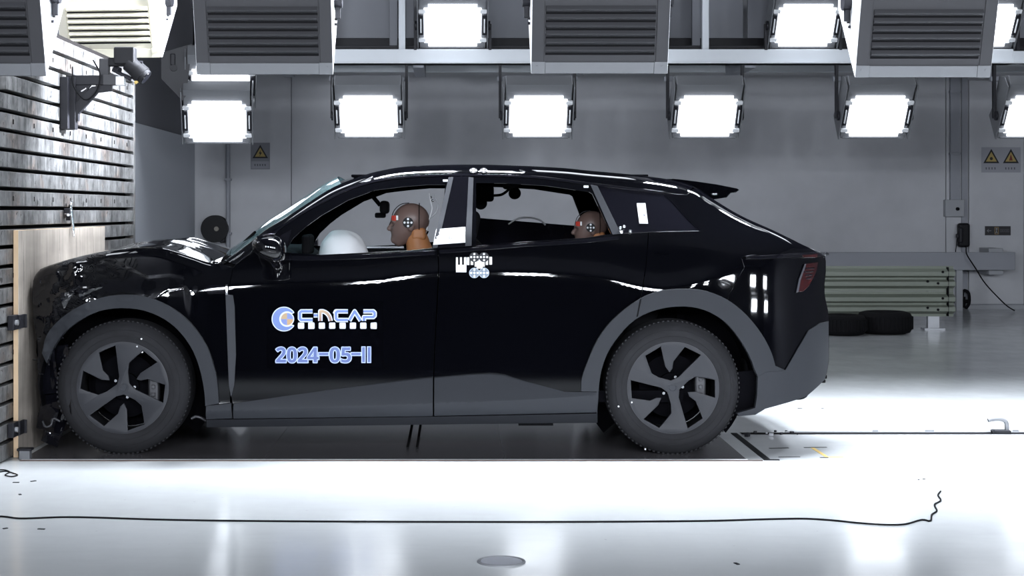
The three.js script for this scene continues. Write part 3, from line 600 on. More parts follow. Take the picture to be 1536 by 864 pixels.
// windscreen, bulging forward between the pillars
const wsNear = edge3(topPart(338, 512, 0.6, 24));
part(car, 'windscreen', local(across(wsNear, (u, t) => { const b = 4 * t * (1 - t); return [-0.058 * b, 0.052 * b, 0]; }, 40)), M.screenGlass, 'raked windscreen with a blue-green tint');
part(car, 'windscreen_header', local(across(edge3(topPart(489, 545, 0.3, 8)), (u, t) => { const b = 4 * t * (1 - t); return [-0.048 * b * (1 - u), 0.040 * b * (1 - u) + 0.012 * u * b, 0]; }, 26)), M.gloss);
part(car, 'cowl', local(across(edge3([[322, 397], [330, 396.5], [338, 394.5], [346, 386]]), (u, t) => { const b = round4(t); return [-0.058 * b, lerp(-0.012, 0.045, u) * b, 0]; }, 26)), M.black);
for (const [i, z] of [-0.62, -1.22].entries()) part(car, 'wiper', local(merge([tube([[-1.235, 1.03, z], [-1.15, 1.09, z + 0.16], [-1.06, 1.155, z + 0.34]], 0.008, 20, 6), rod([-1.245, 1.02, z], [-1.235, 1.045, z], 0.016, 10)])), M.black);

// bonnet, buckled
const bonNear = edge3(topPart(52, 326, 0.4, 40)).map(p => [Math.max(p[0], -2.205), p[1], p[2]]);
part(car, 'bonnet', local(across(bonNear, (u, t, x) => {
  const b = round4(t), px = u;
  const peak = 0.020 * Math.exp(-(((u - 0.75) / 0.22) ** 2)) + 0.014;
  const buck = 0.009 * Math.sin(t * 15 + u * 5) * Math.exp(-(((u - 0.55) / 0.22) ** 2)) + 0.012 * fbm(u * 4, t * 5, 2.2, 3);
  return [-0.02 * b * (1 - u), b * (peak + buck * Math.min(1, 6 * t, 6 * (1 - t))), 0];
}, 40)), M.paint);

// front wing, arch to nose
const wing = side('front_wing', panel([[50, 421], [54, 410.5], [63, 403], ...topPart(86, 330, 0.4, 34), [349, 402], [344, 425], [340, 442], [341.5, 520], [344, 580], [345, 604], [329, 606], ...frontArchOut, [59, 520], [52, 490], [49, 455]], { depth: 0.03, lim: 0.016 }), M.paint);
part(wing, 'vent_trim', local(panel([[338.5, 444], [341, 442], [349, 443], [351.5, 460], [353.5, 532], [351, 578], [346.5, 595], [343.5, 578], [341, 515]], { out: 0.007, depth: 0.014, lim: 0.02 })), M.trim, 'grey upright strip behind the front wheel arch');
part(wing, 'side_camera', local(panel([[308, 432], [316, 428], [336, 428], [339, 430], [339, 440], [312, 441]], { out: 0.016, depth: 0.02, lim: 0.012 })), M.gloss, 'small glossy side camera pod');
part(wing, 'pod_edge', local(panel([[338.5, 427], [341.5, 427], [341.5, 442], [338.5, 442]], { out: 0.017, depth: 0.02, lim: 0.012 })), M.chrome);

// matt cladding
const fArch = side('wheel_arch', panel([...frontArchOut, ...[...frontArchIn].reverse()], { out: 0.018, depth: 0.05, lim: 0.02 }), M.clad, { label: 'matt grey front wheel-arch cladding' });
part(fArch, 'badge_recess', local(panel([[173, 445], [202, 445], [199.5, 452.5], [178, 452.5]], { out: 0.0195, depth: 0.004, lim: 0.01 })), M.clad);
const rArch = side('wheel_arch', panel([...rearArchOut, [1178, 555.5], [1150, 557.5], [1137, 565], ...[...rearArchIn].filter(p => !(p[1] > 563 && p[0] > 1100)).reverse(), [895, 587.5]], { out: 0.018, depth: 0.05, lim: 0.02 }), M.clad, { label: 'matt grey rear wheel-arch cladding' });
part(rArch, 'panel_gap', local(panel([[960, 449], [962.3, 448], [957, 474.5], [954.7, 475.5]], { out: 0.0192, depth: 0.002, lim: 0.02 })), M.black);
side('bumper_cladding', panel([[1137, 565.5], [1150, 558], [1178, 556], [1197, 523], [1213, 496], [1230, 485], [1243, 482], [1243, 500], [1243, 542], [1240, 559], [1237, 569], [1210, 594], [1177, 605], [1148, 613], [1133, 622], [1108, 624], [1106, 620], [1133, 612], [1136, 592]], { out: 0.010, depth: 0.04, lim: 0.02 }), M.clad, { label: 'matt grey lower rear bumper' });
part(car, 'bumper_end', local(across(edge3([[1243, 488], [1243, 542], [1240, 559], [1237, 569]]), (u, t) => [0.055 * round4(t) + 0.002, 0, 0], 20)), M.clad);
part(car, 'tow_eye', local(merge([rbox(0.03, 0.02, 0.05, 0.006, ...at(1233, 571, -0.40)), rbox(0.02, 0.02, 0.03, 0.005, ...at(1237, 565, -0.36))])), M.black);
const creaseY = smoothTable([[345, 615], [500, 610], [650, 605], [800, 598], [895, 592]].map(([a, b]) => at(a, b, 0.0).slice(0, 2)));
const skirtFn = (x, y) => { const d = y - creaseY(x); return d > 0 ? -d * 0.42 : d * 0.10; };
const fdc = side('door_cladding', panel([[350, 606], [433, 594], [517, 582], [600, 571.5], [649, 566], [649, 624.5], [350, 628]], { out: 0.020, depth: 0.03, lim: 0.02, fn: skirtFn }), M.clad, { parent: fd, label: 'matt grey lower door cladding' });
const rdc = side('door_cladding', panel([[651.5, 566], [700, 561.5], [737, 559.5], [757, 561.5], [783, 570.5], [820, 580.5], [847, 588.5], [895, 588.5], [896, 619], [651.5, 624]], { out: 0.020, depth: 0.03, lim: 0.02, fn: skirtFn }), M.clad, { parent: rd, label: 'matt grey lower door cladding' });
side('wing_cladding', panel([[309, 609.5], [346, 605.5], [348, 627.5], [309, 629]], { out: 0.020, depth: 0.03, lim: 0.02, fn: skirtFn }), M.clad);
side('arch_liner', panel([[1085, 560], [1136, 555], [1137, 600], [1136, 614], [1120, 621], [1104, 622], [1092, 615]], { out: -0.06, depth: 0.02 }), M.liner);
side('sill', panel([[310, 630], [500, 627.5], [700, 624.5], [896, 620.5], [896, 634], [700, 636], [500, 638.5], [310, 641]], { out: 0.022, depth: 0.08, lim: 0.03 }), M.cladDark, { label: 'dark side sill' });
side('jack_rail', [span(-1.22, -0.95, 0.148, 0.165, -0.10, -0.06), span(0.34, 0.52, 0.150, 0.168, -0.10, -0.06), span(-0.9, 0.3, 0.158, 0.17, -0.12, -0.08)], M.black);

// door mirror
{
  const c = at(404, 372, 0.06);
  const g = new THREE.SphereGeometry(1, 36, 24); const p = g.attributes.position;
  for (let i = 0; i < p.count; i++) { let [x, y, z] = [p.getX(i), p.getY(i), p.getZ(i)]; const f = 1 + 0.10 * Math.sign(x) * 0; x = Math.sign(x) * Math.pow(Math.abs(x), 0.85); y = Math.sign(y) * Math.pow(Math.abs(y), 0.85); z = Math.sign(z) * Math.pow(Math.abs(z), 0.9); const tp = 1 + 0.22 * x; p.setXYZ(i, x * 0.088, y * 0.066 * tp - x * 0.014, z * 0.10); }
  g.computeVertexNormals(); g.translate(...c);
  const mm = side('door_mirror', g, M.paint, { label: 'glossy black door mirror' });
  part(mm, 'mirror_foot', local(merge([tube([[c[0] + 0.02, c[1] - 0.05, c[2] - 0.02], [c[0] + 0.03, c[1] - 0.085, c[2] - 0.09], [c[0] + 0.03, c[1] - 0.09, c[2] - 0.15]], 0.028, 14, 10)])), M.gloss);
  part(mm, 'mirror_cap_edge', local(tube([[c[0] - 0.06, c[1] + 0.056, c[2] + 0.03], [c[0] - 0.02, c[1] + 0.066, c[2] + 0.035], [c[0] + 0.03, c[1] + 0.070, c[2] + 0.02]], 0.006, 14, 8)), M.gloss);
  side('corner_glass', panel([[398, 372], [424, 352], [437, 345], [428, 377], [400, 383]], { out: 0.004, depth: 0.01, lim: 0.02 }), M.gloss);
  side('pillar_strip', panel([[352, 396], [354, 396], [378, 377], [376, 377]], { out: 0.008, depth: 0.01, lim: 0.02 }), M.gloss);
  side('pillar_strip', panel([[366, 385.5], [367.5, 386], [377, 379.5], [376, 378.5]], { out: 0.008, depth: 0.01, lim: 0.02 }), M.gloss);
}

// ---- wheels
{
  const prof = [[0.238, -0.006], [0.245, -0.002], [0.262, 0.004], [0.285, 0.006], [0.305, 0.002], [0.322, -0.010], [0.336, -0.022], [0.345, -0.034], [0.349, -0.050]];
  const out = [...prof.map(([r, z]) => new THREE.Vector2(r, z))];
  for (const z of [-0.075, -0.110, -0.145, -0.180]) out.push(new THREE.Vector2(0.350, z), new THREE.Vector2(0.342, z - 0.003), new THREE.Vector2(0.342, z - 0.009), new THREE.Vector2(0.350, z - 0.012));
  out.push(new THREE.Vector2(0.349, -0.205), new THREE.Vector2(0.335, -0.225), new THREE.Vector2(0.30, -0.235), new THREE.Vector2(0.24, -0.232));
  const tyreG = new THREE.LatheGeometry(out, 96).rotateX(Math.PI / 2); tyreG.scale(1, 1, 1);
  const blocks = [];
  for (let i = 0; i < 88; i++) blocks.push(rbox(0.012, 0.008, 0.034, 0.002, 0, 0.3462, -0.040).rotateZ(i * Math.PI / 44));
  const bead = new THREE.TorusGeometry(0.300, 0.0016, 6, 90).translate(0, 0, 0.0036), bead2 = new THREE.TorusGeometry(0.268, 0.0015, 6, 90).translate(0, 0, 0.0045);
  // cover with three pairs of joined openings
  const V = [[-.618, .709], [-.273, .935], [-.164, .473], [-.073, .345], [-.018, .42], [0, .582], [.255, .909], [.655, .764], [.127, .218], [-.036, .145], [-.309, .218], [-.473, .309], [-.564, .545]].map(([a, b]) => { const l = Math.hypot(a, b), k = Math.min(1, 0.955 / l); return [a * k * 0.236, b * k * 0.236]; });
  const rot = (l, a) => l.map(([x, y]) => [x * Math.cos(a) - y * Math.sin(a), x * Math.sin(a) + y * Math.cos(a)]);
  const ring = Array.from({ length: 96 }, (_, i) => [0.237 * Math.cos(i * Math.PI / 48), 0.237 * Math.sin(i * Math.PI / 48)]);
  const coverG = extrude(ring, 0.014, 0.0015, [0, 1, 2].map(i => rot(V, i * 2 * Math.PI / 3)));
  const q = coverG.attributes.position; for (let i = 0; i < q.count; i++) { const r = Math.hypot(q.getX(i), q.getY(i)); q.setZ(i, q.getZ(i) - 0.018 - 0.020 * (1 - sstep(0.02, 0.2, r))); }
  const coverN = toCreasedNormals(coverG, 0.6);
  for (const [wx, name, turn, dz] of [[-1.717, 'front', 50, 0], [1.1415, 'rear', 0, 0]]) {
    for (const far of [false, true]) {
      const w = new THREE.Group(); w.name = 'wheel'; car.add(w);
      w.position.set(wx, 0.350, (-0.028 - ZM) * (far ? -1 : 1)); if (far) w.scale.z = -1;
      const ty = part(w, 'tyre', [tyreG.clone(), ...(blocks.map(b => b.clone())), bead.clone(), bead2.clone()], M.tyre);
      const co = part(w, 'wheel_cover', coverN, M.cover, 'grey wheel cover with three pairs of angular openings'); co.rotation.z = R(turn);
      part(w, 'rim_ring', new THREE.TorusGeometry(0.238, 0.0018, 8, 96).translate(0, 0, -0.006), M.brake, 'thin bright rim edge');
      part(w, 'rim', new THREE.LatheGeometry([[0.236, -0.012], [0.228, -0.03], [0.222, -0.10], [0.225, -0.2], [0.24, -0.23]].map(a => new THREE.Vector2(...a)), 48).rotateX(Math.PI / 2), M.black);
      part(w, 'brake_disc', [disc(0.165, 0.022, 48).translate(0, 0, -0.12), disc(0.07, 0.05, 24).translate(0, 0, -0.10)], M.liner);
      part(w, 'brake_caliper', [rbox(0.06, 0.16, 0.06, 0.015, 0.15, 0.0, -0.085), ...[-0.04, 0, 0.04].map(y => rbox(0.02, 0.02, 0.01, 0.003, 0.15, y, -0.052))], M.brake);
      const nuts = []; for (let i = 0; i < 5; i++) nuts.push(disc(0.008, 0.014, 6).translate(0.055 * Math.cos(i * 1.2566), 0.055 * Math.sin(i * 1.2566), -0.05));
      part(w, 'wheel_nut', nuts, M.chrome);
      part(w, 'hub_cap', [disc(0.026, 0.006, 32).translate(0, 0, -0.024), new THREE.TorusGeometry(0.018, 0.0016, 6, 24).translate(0, 0, -0.0205)], M.trim);
      part(w, 'back_plate', disc(0.22, 0.01, 40).translate(0, 0, -0.20), M.liner);
      if (!far) {                                                  // small round measuring dots
        const dots = wx < 0 ? [[0.075, 0.215, -0.009], [0.10, 0.185, -0.016], [0.10, 0.255, 0.0055]] : [[-0.215, -0.075, -0.009], [0.155, -0.175, -0.016], [-0.285, -0.095, 0.0055], [-0.145, -0.318, -0.006]];
        part(w, 'measuring_dot', dots.map(([a, b, c]) => disc(0.0045, 0.004, 12).translate(a, b, c + 0.003)), M.white, 'tiny white measuring dots');
      }
    }
  }
  // wheel wells, floor pan, bulkheads: dark shells that close the body
  for (const wx of [-1.717, 1.1415]) for (const s of [1, -1]) {
    const g = new THREE.CylinderGeometry(0.432, 0.432, 0.34, 40, 1, true, -Math.PI / 2 - 0.25, Math.PI + 0.5).rotateX(-Math.PI / 2);
    const ww = part(car, 'wheel_well', [g.translate(wx, 0.36, s * (0.945 - 0.04 - 0.17)), new THREE.CircleGeometry(0.44, 40, -0.72, Math.PI + 1.44).translate(wx, 0.36, s * 0.565)], M.liner);
  }
}
part(car, 'underbody', [span(-1.30, 0.72, 0.17, 0.27, -0.86, 0.86, 0.03), span(-2.0, 1.85, 0.24, 0.33, -0.55, 0.55, 0.03), span(1.55, 1.90, 0.26, 0.5, -0.72, 0.72, 0.05)], M.black);
part(car, 'bulkhead', span(-1.28, -1.24, 0.25, 1.0, -0.80, 0.80), M.liner);
part(car, 'bulkhead', span(1.20, 1.24, 0.3, 1.0, -0.62, 0.62), M.liner);
part(car, 'motor_block', span(-2.02, -1.30, 0.35, 0.80, -0.54, 0.54, 0.06), M.liner);
for (const s of [-1, 1]) part(car, 'door_trim', span(-1.2, 0.70, 0.30, 1.035, s * 0.815 - 0.015, s * 0.815 + 0.015, 0.006), M.seat);
part(car, 'cabin_floor', span(-1.24, 1.2, 0.27, 0.33, -0.86, 0.86), M.liner);

// crushed bumper, grille and liner against the plywood
{
  const rows = 22, near = [];
  for (let i = 0; i < rows; i++) { const v = i / (rows - 1), y = lerp(0.90, 0.24, v); near.push([-2.175 + 0.10 * sstep(0.75, 1, v) + 0.02 * Math.sin(v * 9), y, -0.14]); }
  const g = across(near, (u, t) => { const c = Math.min(1, t * 8, (1 - t) * 8); return [-0.022 * c + 0.035 * Math.max(-0.3, fbm(u * 6, t * 9, 5.5, 3)), 0.02 * fbm(u * 5, t * 9, 9.1, 3), 0]; }, 40);
  part(car, 'front_bumper', local(toCreasedNormals(g, 0.5)), M.gloss, 'crushed black front bumper');
  const shards = [];
  const shard = (cx, cy, cz, w, h, a, b, k) => { const q = new THREE.PlaneGeometry(w, h, 8, 8); const p = q.attributes.position; for (let i = 0; i < p.count; i++) p.setZ(i, 0.05 * fbm(p.getX(i) * 9 + k, p.getY(i) * 9, k, 3) + 0.4 * p.getX(i) ** 2); q.rotateZ(a); q.rotateY(b); q.computeVertexNormals(); return toCreasedNormals(q.translate(cx + 0.045, cy, cz), 0.4); };
  shards.push(shard(...at(62, 480, -0.10), 0.16, 0.22, 0.2, -0.5, 1), shard(...at(58, 545, -0.09), 0.13, 0.32, 0.1, -0.5, 2), shard(...at(62, 610, -0.12), 0.12, 0.26, -0.2, -0.4, 3), shard(...at(70, 640, -0.14), 0.10, 0.2, -0.35, -0.3, 4), shard(...at(82, 570, -0.06), 0.10, 0.36, 0.12, -0.6, 5), shard(...at(75, 455, -0.08), 0.20, 0.12, 0.5, -0.3, 6), shard(...at(105, 445, -0.05), 0.18, 0.08, 0.3, 0.2, 7), shard(...at(126, 440, -0.03), 0.14, 0.05, 0.15, 0.3, 8));
  part(car, 'broken_liner', local(merge(shards)), M.gloss, 'torn black plastic in front of the wheel');
  const bits = [];
  for (const [px, py, w, h, a] of [[113, 433, 0.06, 0.012, 0.4], [120, 438, 0.04, 0.014, -0.3], [130, 446, 0.05, 0.010, 0.5], [108, 440, 0.03, 0.012, 0.2], [94, 443, 0.02, 0.03, 0.2], [73, 543, 0.01, 0.035, 0.2], [61, 561, 0.03, 0.006, -0.2], [52, 540, 0.024, 0.004, 0], [60, 422, 0.008, 0.022, 0.1]]) { const q = rbox(w, h, 0.01, 0.003, 0, 0, 0).rotateZ(a); bits.push(q.rotateX(-0.4).translate(...at(px, py, -0.02))); }
  part(car, 'broken_clip', local(merge(bits)), M.gloss, 'glossy splinters in the crushed nose');
  part(car, 'torn_strip', local(merge([tube([at(64, 632, 0.0), at(68, 640, 0.01), at(76, 638, 0.01), at(80, 628, 0.01), at(90, 632, 0.01)], 0.006, 24, 6), tube([at(287, 628, -0.05), at(293, 625, -0.05), at(300, 626, -0.05), at(309, 631, -0.06)], 0.008, 16, 6)])), M.brake, 'torn metal strip');
}

// ---- cabin
{
  part(car, 'dashboard', [rbox(0.30, 0.24, 1.40, 0.07, -0.98, 0.945, 0.0, 3), rbox(0.42, 0.10, 1.46, 0.05, -1.03, 0.99, 0, 3), rbox(0.05, 0.11, 0.26, 0.02, -0.80, 1.085, 0.40)], M.seat);
  const st = part(car, 'steering_wheel', new THREE.TorusGeometry(0.178, 0.016, 10, 40).rotateY(Math.PI / 2).rotateZ(-0.40).translate(-0.70, 0.955, 0.40), M.black);
  part(st, 'steering_column', [rod([-0.92, 0.90, 0.40], [-0.71, 0.955, 0.40], 0.04, 16), rbox(0.05, 0.10, 0.14, 0.02, -0.705, 0.955, 0.40)], M.black);
  const ab = new THREE.SphereGeometry(1, 40, 28), p = ab.attributes.position;
  for (let i = 0; i < p.count; i++) { const [x, y, z] = [p.getX(i), p.getY(i), p.getZ(i)]; const w = 1 + 0.05 * fbm(x * 2.2, y * 2.2, z * 2.2, 3) + 0.02 * Math.cos(Math.atan2(z, y) * 9) * (1 - x * x) * 0.6; const sq = v => Math.sign(v) * Math.pow(Math.abs(v), 0.82); p.setXYZ(i, (sq(x) * 0.140 - y * 0.012) * w, sq(y) * 0.205 * w, z * 0.25 * w); }
  ab.computeVertexNormals(); ab.translate(-0.600, 0.958, 0.40);
  part(car, 'airbag', ab, M.airbag, 'inflated white airbag');
  for (const [x, z] of [[-0.24, 0.42], [-0.24, -0.42]]) {
    const s = part(car, 'front_seat', rbox(0.52, 0.14, 0.50, 0.05, x - 0.08, 0.52, z, 3), M.seat);
    part(s, 'seat_back', rbox(0.13, 0.60, 0.48, 0.05, 0, 0.32, 0, 3).rotateZ(-0.30).translate(x + 0.17, 0.52, z), M.seat);
    part(s, 'headrest', rbox(0.10, 0.17, 0.26, 0.045, 0, 0, 0, 3).rotateZ(-0.2).translate(x + 0.33, 1.19, z), M.seat);
    part(s, 'seat_rail', [span(x - 0.3, x + 0.2, 0.33, 0.46, z - 0.2, z - 0.16), span(x - 0.3, x + 0.2, 0.33, 0.46, z + 0.16, z + 0.2)], M.darkSteel);
  }
  const rs = part(car, 'rear_seat', rbox(0.52, 0.16, 1.34, 0.05, 0.72, 0.54, 0, 3), M.seat);
  part(rs, 'seat_back', rbox(0.14, 0.58, 1.34, 0.05, 0, 0.29, 0, 3).rotateZ(-0.36).translate(0.96, 0.54, 0), M.seat);
  for (const z of [-0.42, 0.42]) part(rs, 'headrest', rbox(0.10, 0.15, 0.24, 0.04, 0, 0, 0, 3).rotateZ(-0.2).translate(1.17, 1.16, z), M.seat);
  // far rear window half lowered, dark
  const [x0, yb] = at(700, 368, -1.62), yT2 = at(770, 329, -1.68)[1];
  part(car, 'lowered_window', [extrude([[0.105, 1.0], [0.12, yT2 + 0.012], [0.70, yT2 - 0.035], [0.90, yT2 - 0.05], [0.93, 1.0]], 0.006).translate(0, 0, -0.735)], M.darkGlass, 'half-lowered dark window of the far rear door');
  part(car, 'window_strap', [tube([[0.34, yT2 - 0.03, -0.722], [0.40, yT2 + 0.004, -0.722], [0.48, yT2 + 0.010, -0.722], [0.54, yT2 - 0.008, -0.722], [0.57, yT2 - 0.035, -0.722]], 0.006, 24, 6)], M.galv);
  part(car, 'door_trim_rail', rbox(0.30, 0.018, 0.02, 0.005, ...(([x, y]) => [x, y, -0.80])(at(570, 371, -1.745))), M.galv);
  part(car, 'interior_mirror', [rbox(0.05, 0.075, 0.22, 0.02, ...(([x, y]) => [x, y, 0])(at(577, 311, ZM))), rod([-0.42, 1.30, 0], [-0.47, 1.36, 0], 0.012, 8), rbox(0.06, 0.03, 0.12, 0.01, ...(([x, y]) => [x, y, -0.05])(at(570, 323, ZM)))], M.black);
  const q = (px, py, z = -1.30) => { const a = at(px, py, z); return [a[0], a[1], z - ZM]; };
  for (const [a, b, r, arm] of [[721, 305, 0.038, rbox(0.11, 0.10, 0.05, 0.02, ...q(727, 290))], [772, 290, 0.036, rbox(0.05, 0.05, 0.05, 0.02, ...q(772, 281))]]) { const c = q(a, b); part(car, 'cabin_camera', [rod([c[0], c[1], c[2] - 0.03], [c[0], c[1], c[2] + 0.04], r, 24), arm], M.black, 'round black camera under the roof'); }
  part(car, 'grab_handle', tube([q(728, 296), q(738, 293.5), q(752, 292), q(760, 287), q(764, 283)], 0.008, 20, 8), M.black);
  part(car, 'roof_lining', span(-0.55, 1.05, 1.45, 1.465, -0.60, 0.60, 0.005), M.liner);
  part(car, 'cross_member', [span(0.30, 0.36, 1.40, 1.46, -0.62, 0.62, 0.02)], M.liner);
  part(car, 'load_cover', [span(1.15, 1.75, 0.99, 1.01, -0.55, 0.55)], M.liner);
}

// ---- marks on the paint
const laid = (px0, py0, px1, py1, nx, ny, out = 0.0014) => {        // a film on the side between two corners (u to the right, v up)
  const P = [], U = [], N = [], I = [];
  for (let j = 0; j <= ny; j++) for (let i = 0; i <= nx; i++) { const [x, y] = cp(lerp(px0, px1, i / nx), lerp(py1, py0, j / ny)); const n = normalAt(x, y); P.push(x + n.x * out, y + n.y * out, Sz(x, y) + n.z * out); N.push(n.x, n.y, n.z); U.push(i / nx, j / ny); }
  for (let j = 0; j < ny; j++) for (let i = 0; i < nx; i++) { const a = j * (nx + 1) + i, b = a + 1, c = a + nx + 1; I.push(a, b, c + 1, a, c + 1, c); }
  const g = new THREE.BufferGeometry(); g.setAttribute('position', new THREE.Float32BufferAttribute(P, 3)); g.setAttribute('normal', new THREE.Float32BufferAttribute(N, 3)); g.setAttribute('uv', new THREE.Float32BufferAttribute(U, 2)); g.setIndex(I); return g;
};
const film = (t, rough = 0.55) => new THREE.MeshStandardMaterial({ map: t, color: new THREE.Color(0.86, 0.86, 0.9), transparent: true, alphaTest: 0.3, roughness: rough, side: THREE.DoubleSide });
{
  // door sign: emblem, letters, eight small characters, date; drawn at 4 px per photo pixel
  const K = 6, W = 175, H = 100, X0 = 400, Y0 = 452;
  const t = canvas(W * K, H * K, g => {
    g.scale(K, K); g.translate(-X0, -Y0); g.lineJoin = 'round'; g.lineCap = 'butt';
    const BLUE = '#7089c4', PALE = '#dfe8f6', DEEP = '#5d6fa6';
    // emblem
    const halo = f => { g.strokeStyle = PALE; g.lineWidth = 2.6; f(); g.stroke(); };
    const crescent = () => { g.beginPath(); g.arc(426, 478.6, 17.2, -0.62, 0.62, true); g.lineTo(437, 489); g.arc(430.5, 478.6, 11.6, 0.9, -0.9, false); g.closePath(); };
    halo(crescent); g.fillStyle = BLUE; crescent(); g.fill();
    g.beginPath(); g.arc(430.6, 478.6, 10.6, 0, 7); g.fillStyle = PALE; g.fill();
    const q = (a, c) => { g.beginPath(); g.moveTo(430.6, 478.6); g.arc(430.6, 478.6, 9.2, a, a + Math.PI / 2); g.closePath(); g.fillStyle = c; g.fill(); };
    q(0, '#c7a070'); q(Math.PI / 2, '#8090c8'); q(Math.PI, '#c3a67c'); q(-Math.PI / 2, '#8496cc');
    // letters as strokes: a pale outline under a blue line
    const y0 = 467, y1 = 480;
    const strokes = [
      [[[469, y0], [452, y0], [450, y0 + 2], [450, y1 - 2], [452, y1], [469, y1]], BLUE], [[[470.5, 473], [476.5, 473]], BLUE],
      [[[507, 467], [504, 467], [503, 469], [502, 471]], PALE], [[[522, y0], [506, y0], [504, y0 + 2], [504, y1 - 2], [506, y1], [522, y1]], BLUE],
      [[[524, y1 + 1], [532, y0], [541, y1 + 1]], BLUE], [[[546, y1 + 1.5], [546, 475.5], [560, 475.5], [562, 473.5], [562, y0 + 2], [560, y0], [545, y0]], BLUE]];
    for (const pass of [0, 1]) for (const [l, c] of strokes) { g.beginPath(); l.forEach(([a, b], i) => i ? g.lineTo(a, b) : g.moveTo(a, b)); g.lineWidth = pass ? 3.6 : 6.4; g.strokeStyle = pass ? c : PALE; g.stroke(); }
    const N = () => { g.beginPath(); g.moveTo(480.5, 481.5); g.lineTo(480.5, y0); g.lineTo(484, y0); g.quadraticCurveTo(494, 469, 496, 481.5); };
    N(); g.strokeStyle = PALE; g.lineWidth = 6.6; g.stroke(); const gr = g.createLinearGradient(0, 464, 0, 482); gr.addColorStop(0, '#c9ad84'); gr.addColorStop(1, '#9c7b72'); N(); g.strokeStyle = gr; g.lineWidth = 3.8; g.stroke();
    // eight small characters in line strokes
    const chars = ['0,3 8,3 8,7 0,7 0,3|4,0 4,10', '0,0 9,0 9,10 0,10 0,0|2,3 7,3|2,5 7,5|2,8 7,8|4.5,3 4.5,8', '0,2 4,2|0,5 4,5|2,0 2,10|6,1 6,10|6,3 9.5,3|8,3 8,10', '0,2 9,2|3,0 1,5 9,5|5,3 5,10|0,7 9,7', '0,1 1,3|1,4 1,9|4,1 9,1|6.5,1 6.5,10|3,6 10,6|5,3 5.5,5|8.5,3 8,5', '2,0 0,3|5,0 9,3|3,4 8,4|2,6 7,6 7,9 2,9 2,6', '0,3 4,3|2,0 2,5 0,9|5,1 9,1 9,6 5,6 5,1|6,6 4,10|8,6 8,9 10,9', '0,2 4,2|2,0 2,10|5,0 9,0 9,4 5,4 5,0|4,6 10,6|7,6 7,10|4,10 10,10'];
    chars.forEach((s, i) => { const cx = 447.4 + i * 15.55, cy = 484.2, k = 0.86; g.fillStyle = PALE; g.globalAlpha = 0.55; g.beginPath(); g.roundRect ? g.roundRect(cx - 0.4, cy - 0.4, 9.4, 9.4, 1.5) : g.rect(cx - 0.4, cy - 0.4, 9.4, 9.4); g.fill(); g.globalAlpha = 1; g.strokeStyle = '#eef4fc'; g.lineWidth = 1.15; for (const l of s.split('|')) { g.beginPath(); l.split(' ').forEach((p, j) => { const [a, b] = p.split(',').map(Number); j ? g.lineTo(cx + a * k, cy + b * k) : g.moveTo(cx + a * k, cy + b * k); }); g.stroke(); } });
    // the date
    g.font = 'bold 31px sans-serif'; g.textBaseline = 'alphabetic'; g.textAlign = 'left';
    const d = '2024-05-II', wanted = 145, measured = g.measureText('2024-05-').width;
    g.save(); g.translate(413, 543.3);
    const put = (s, x, w) => { const m = g.measureText(s).width; g.save(); g.translate(x, 0); g.scale(w / m, 1.0); g.lineWidth = 2.6; g.strokeStyle = '#b9c9ec'; g.strokeText(s, 0, 0); g.fillStyle = DEEP; g.fillText(s, 0, 0); g.restore(); };
    put('2', 0, 17); put('0', 16.5, 17); put('2', 32.5, 17); put('4', 48, 17.5); put('0', 80.5, 17.5); put('5', 97.5, 17.5);
    const bar = (x, y, w, h) => { g.fillStyle = '#b9c9ec'; g.fillRect(x - 1.2, y - 1.2, w + 2.4, h + 2.4); g.fillStyle = DEEP; g.fillRect(x, y, w, h); };
    bar(65.5, -14, 14, 3.4); bar(114, -14, 14, 3.4); bar(130.3, -22.5, 4, 22.5); bar(138.6, -22.5, 4, 22.5);
    g.restore();
  });
  const mk = side('door_sign', laid(X0, Y0, X0 + W, Y0 + H, 20, 12), film(t), { parent: fd, twin: false, label: 'emblem, C-NCAP letters and the date 2024-05-11 on the front door' });
  // measuring strip: white teeth, plus round targets of five dots
  const teeth = [];
  const quad = (x0, y0, x1, y1, o = 0.0016) => laid(x0, y0, x1, y1, 2, 3, o);
  teeth.push(quad(684, 397.5, 699.5, 408.5), quad(684, 386, 687, 398), quad(690, 386, 693, 398), quad(696, 386, 699.5, 398), quad(700.5, 386, 704, 397.5), quad(706, 391, 710, 397.5), quad(712, 391, 727, 400), quad(715, 400, 724, 403), quad(718, 387, 721, 392), quad(728.5, 390, 732, 397.5), quad(734, 385.5, 738, 397));
  side('measuring_strip', merge(teeth), M.paper, { parent: rd, twin: false, label: 'white comb-toothed measuring strip' });
  const target = (px, py, rad, dark, ring, dotR) => {
    const [x, y] = cp(px, py), n = normalAt(x, y), z = Sz(x, y), r = rad / 290;
    const tx = canvas(128, 128, g => { g.fillStyle = dark; g.fillRect(0, 0, 128, 128); if (ring) { g.strokeStyle = ring; g.lineWidth = 5; g.beginPath(); g.arc(64, 64, 60, 0, 7); g.stroke(); g.beginPath(); g.moveTo(64, 4); g.lineTo(64, 124); g.moveTo(4, 64); g.lineTo(124, 64); g.stroke(); } g.fillStyle = '#f4f6f8'; for (const [a, b] of [[64, 64], [64, 24], [64, 104], [24, 64], [104, 64]]) { g.beginPath(); g.arc(a, b, dotR, 0, 7); g.fill(); } });
    const gg = new THREE.CylinderGeometry(r, r, 0.003, 28).rotateX(Math.PI / 2).rotateZ(0);
    gg.applyQuaternion(new THREE.Quaternion().setFromUnitVectors(V3(0, 0, 1), n)); gg.translate(x + n.x * 0.003, y + n.y * 0.003, z + n.z * 0.003 + 0.002);
    return [gg, new THREE.MeshStandardMaterial({ map: tx, roughness: 0.7 })];
  };
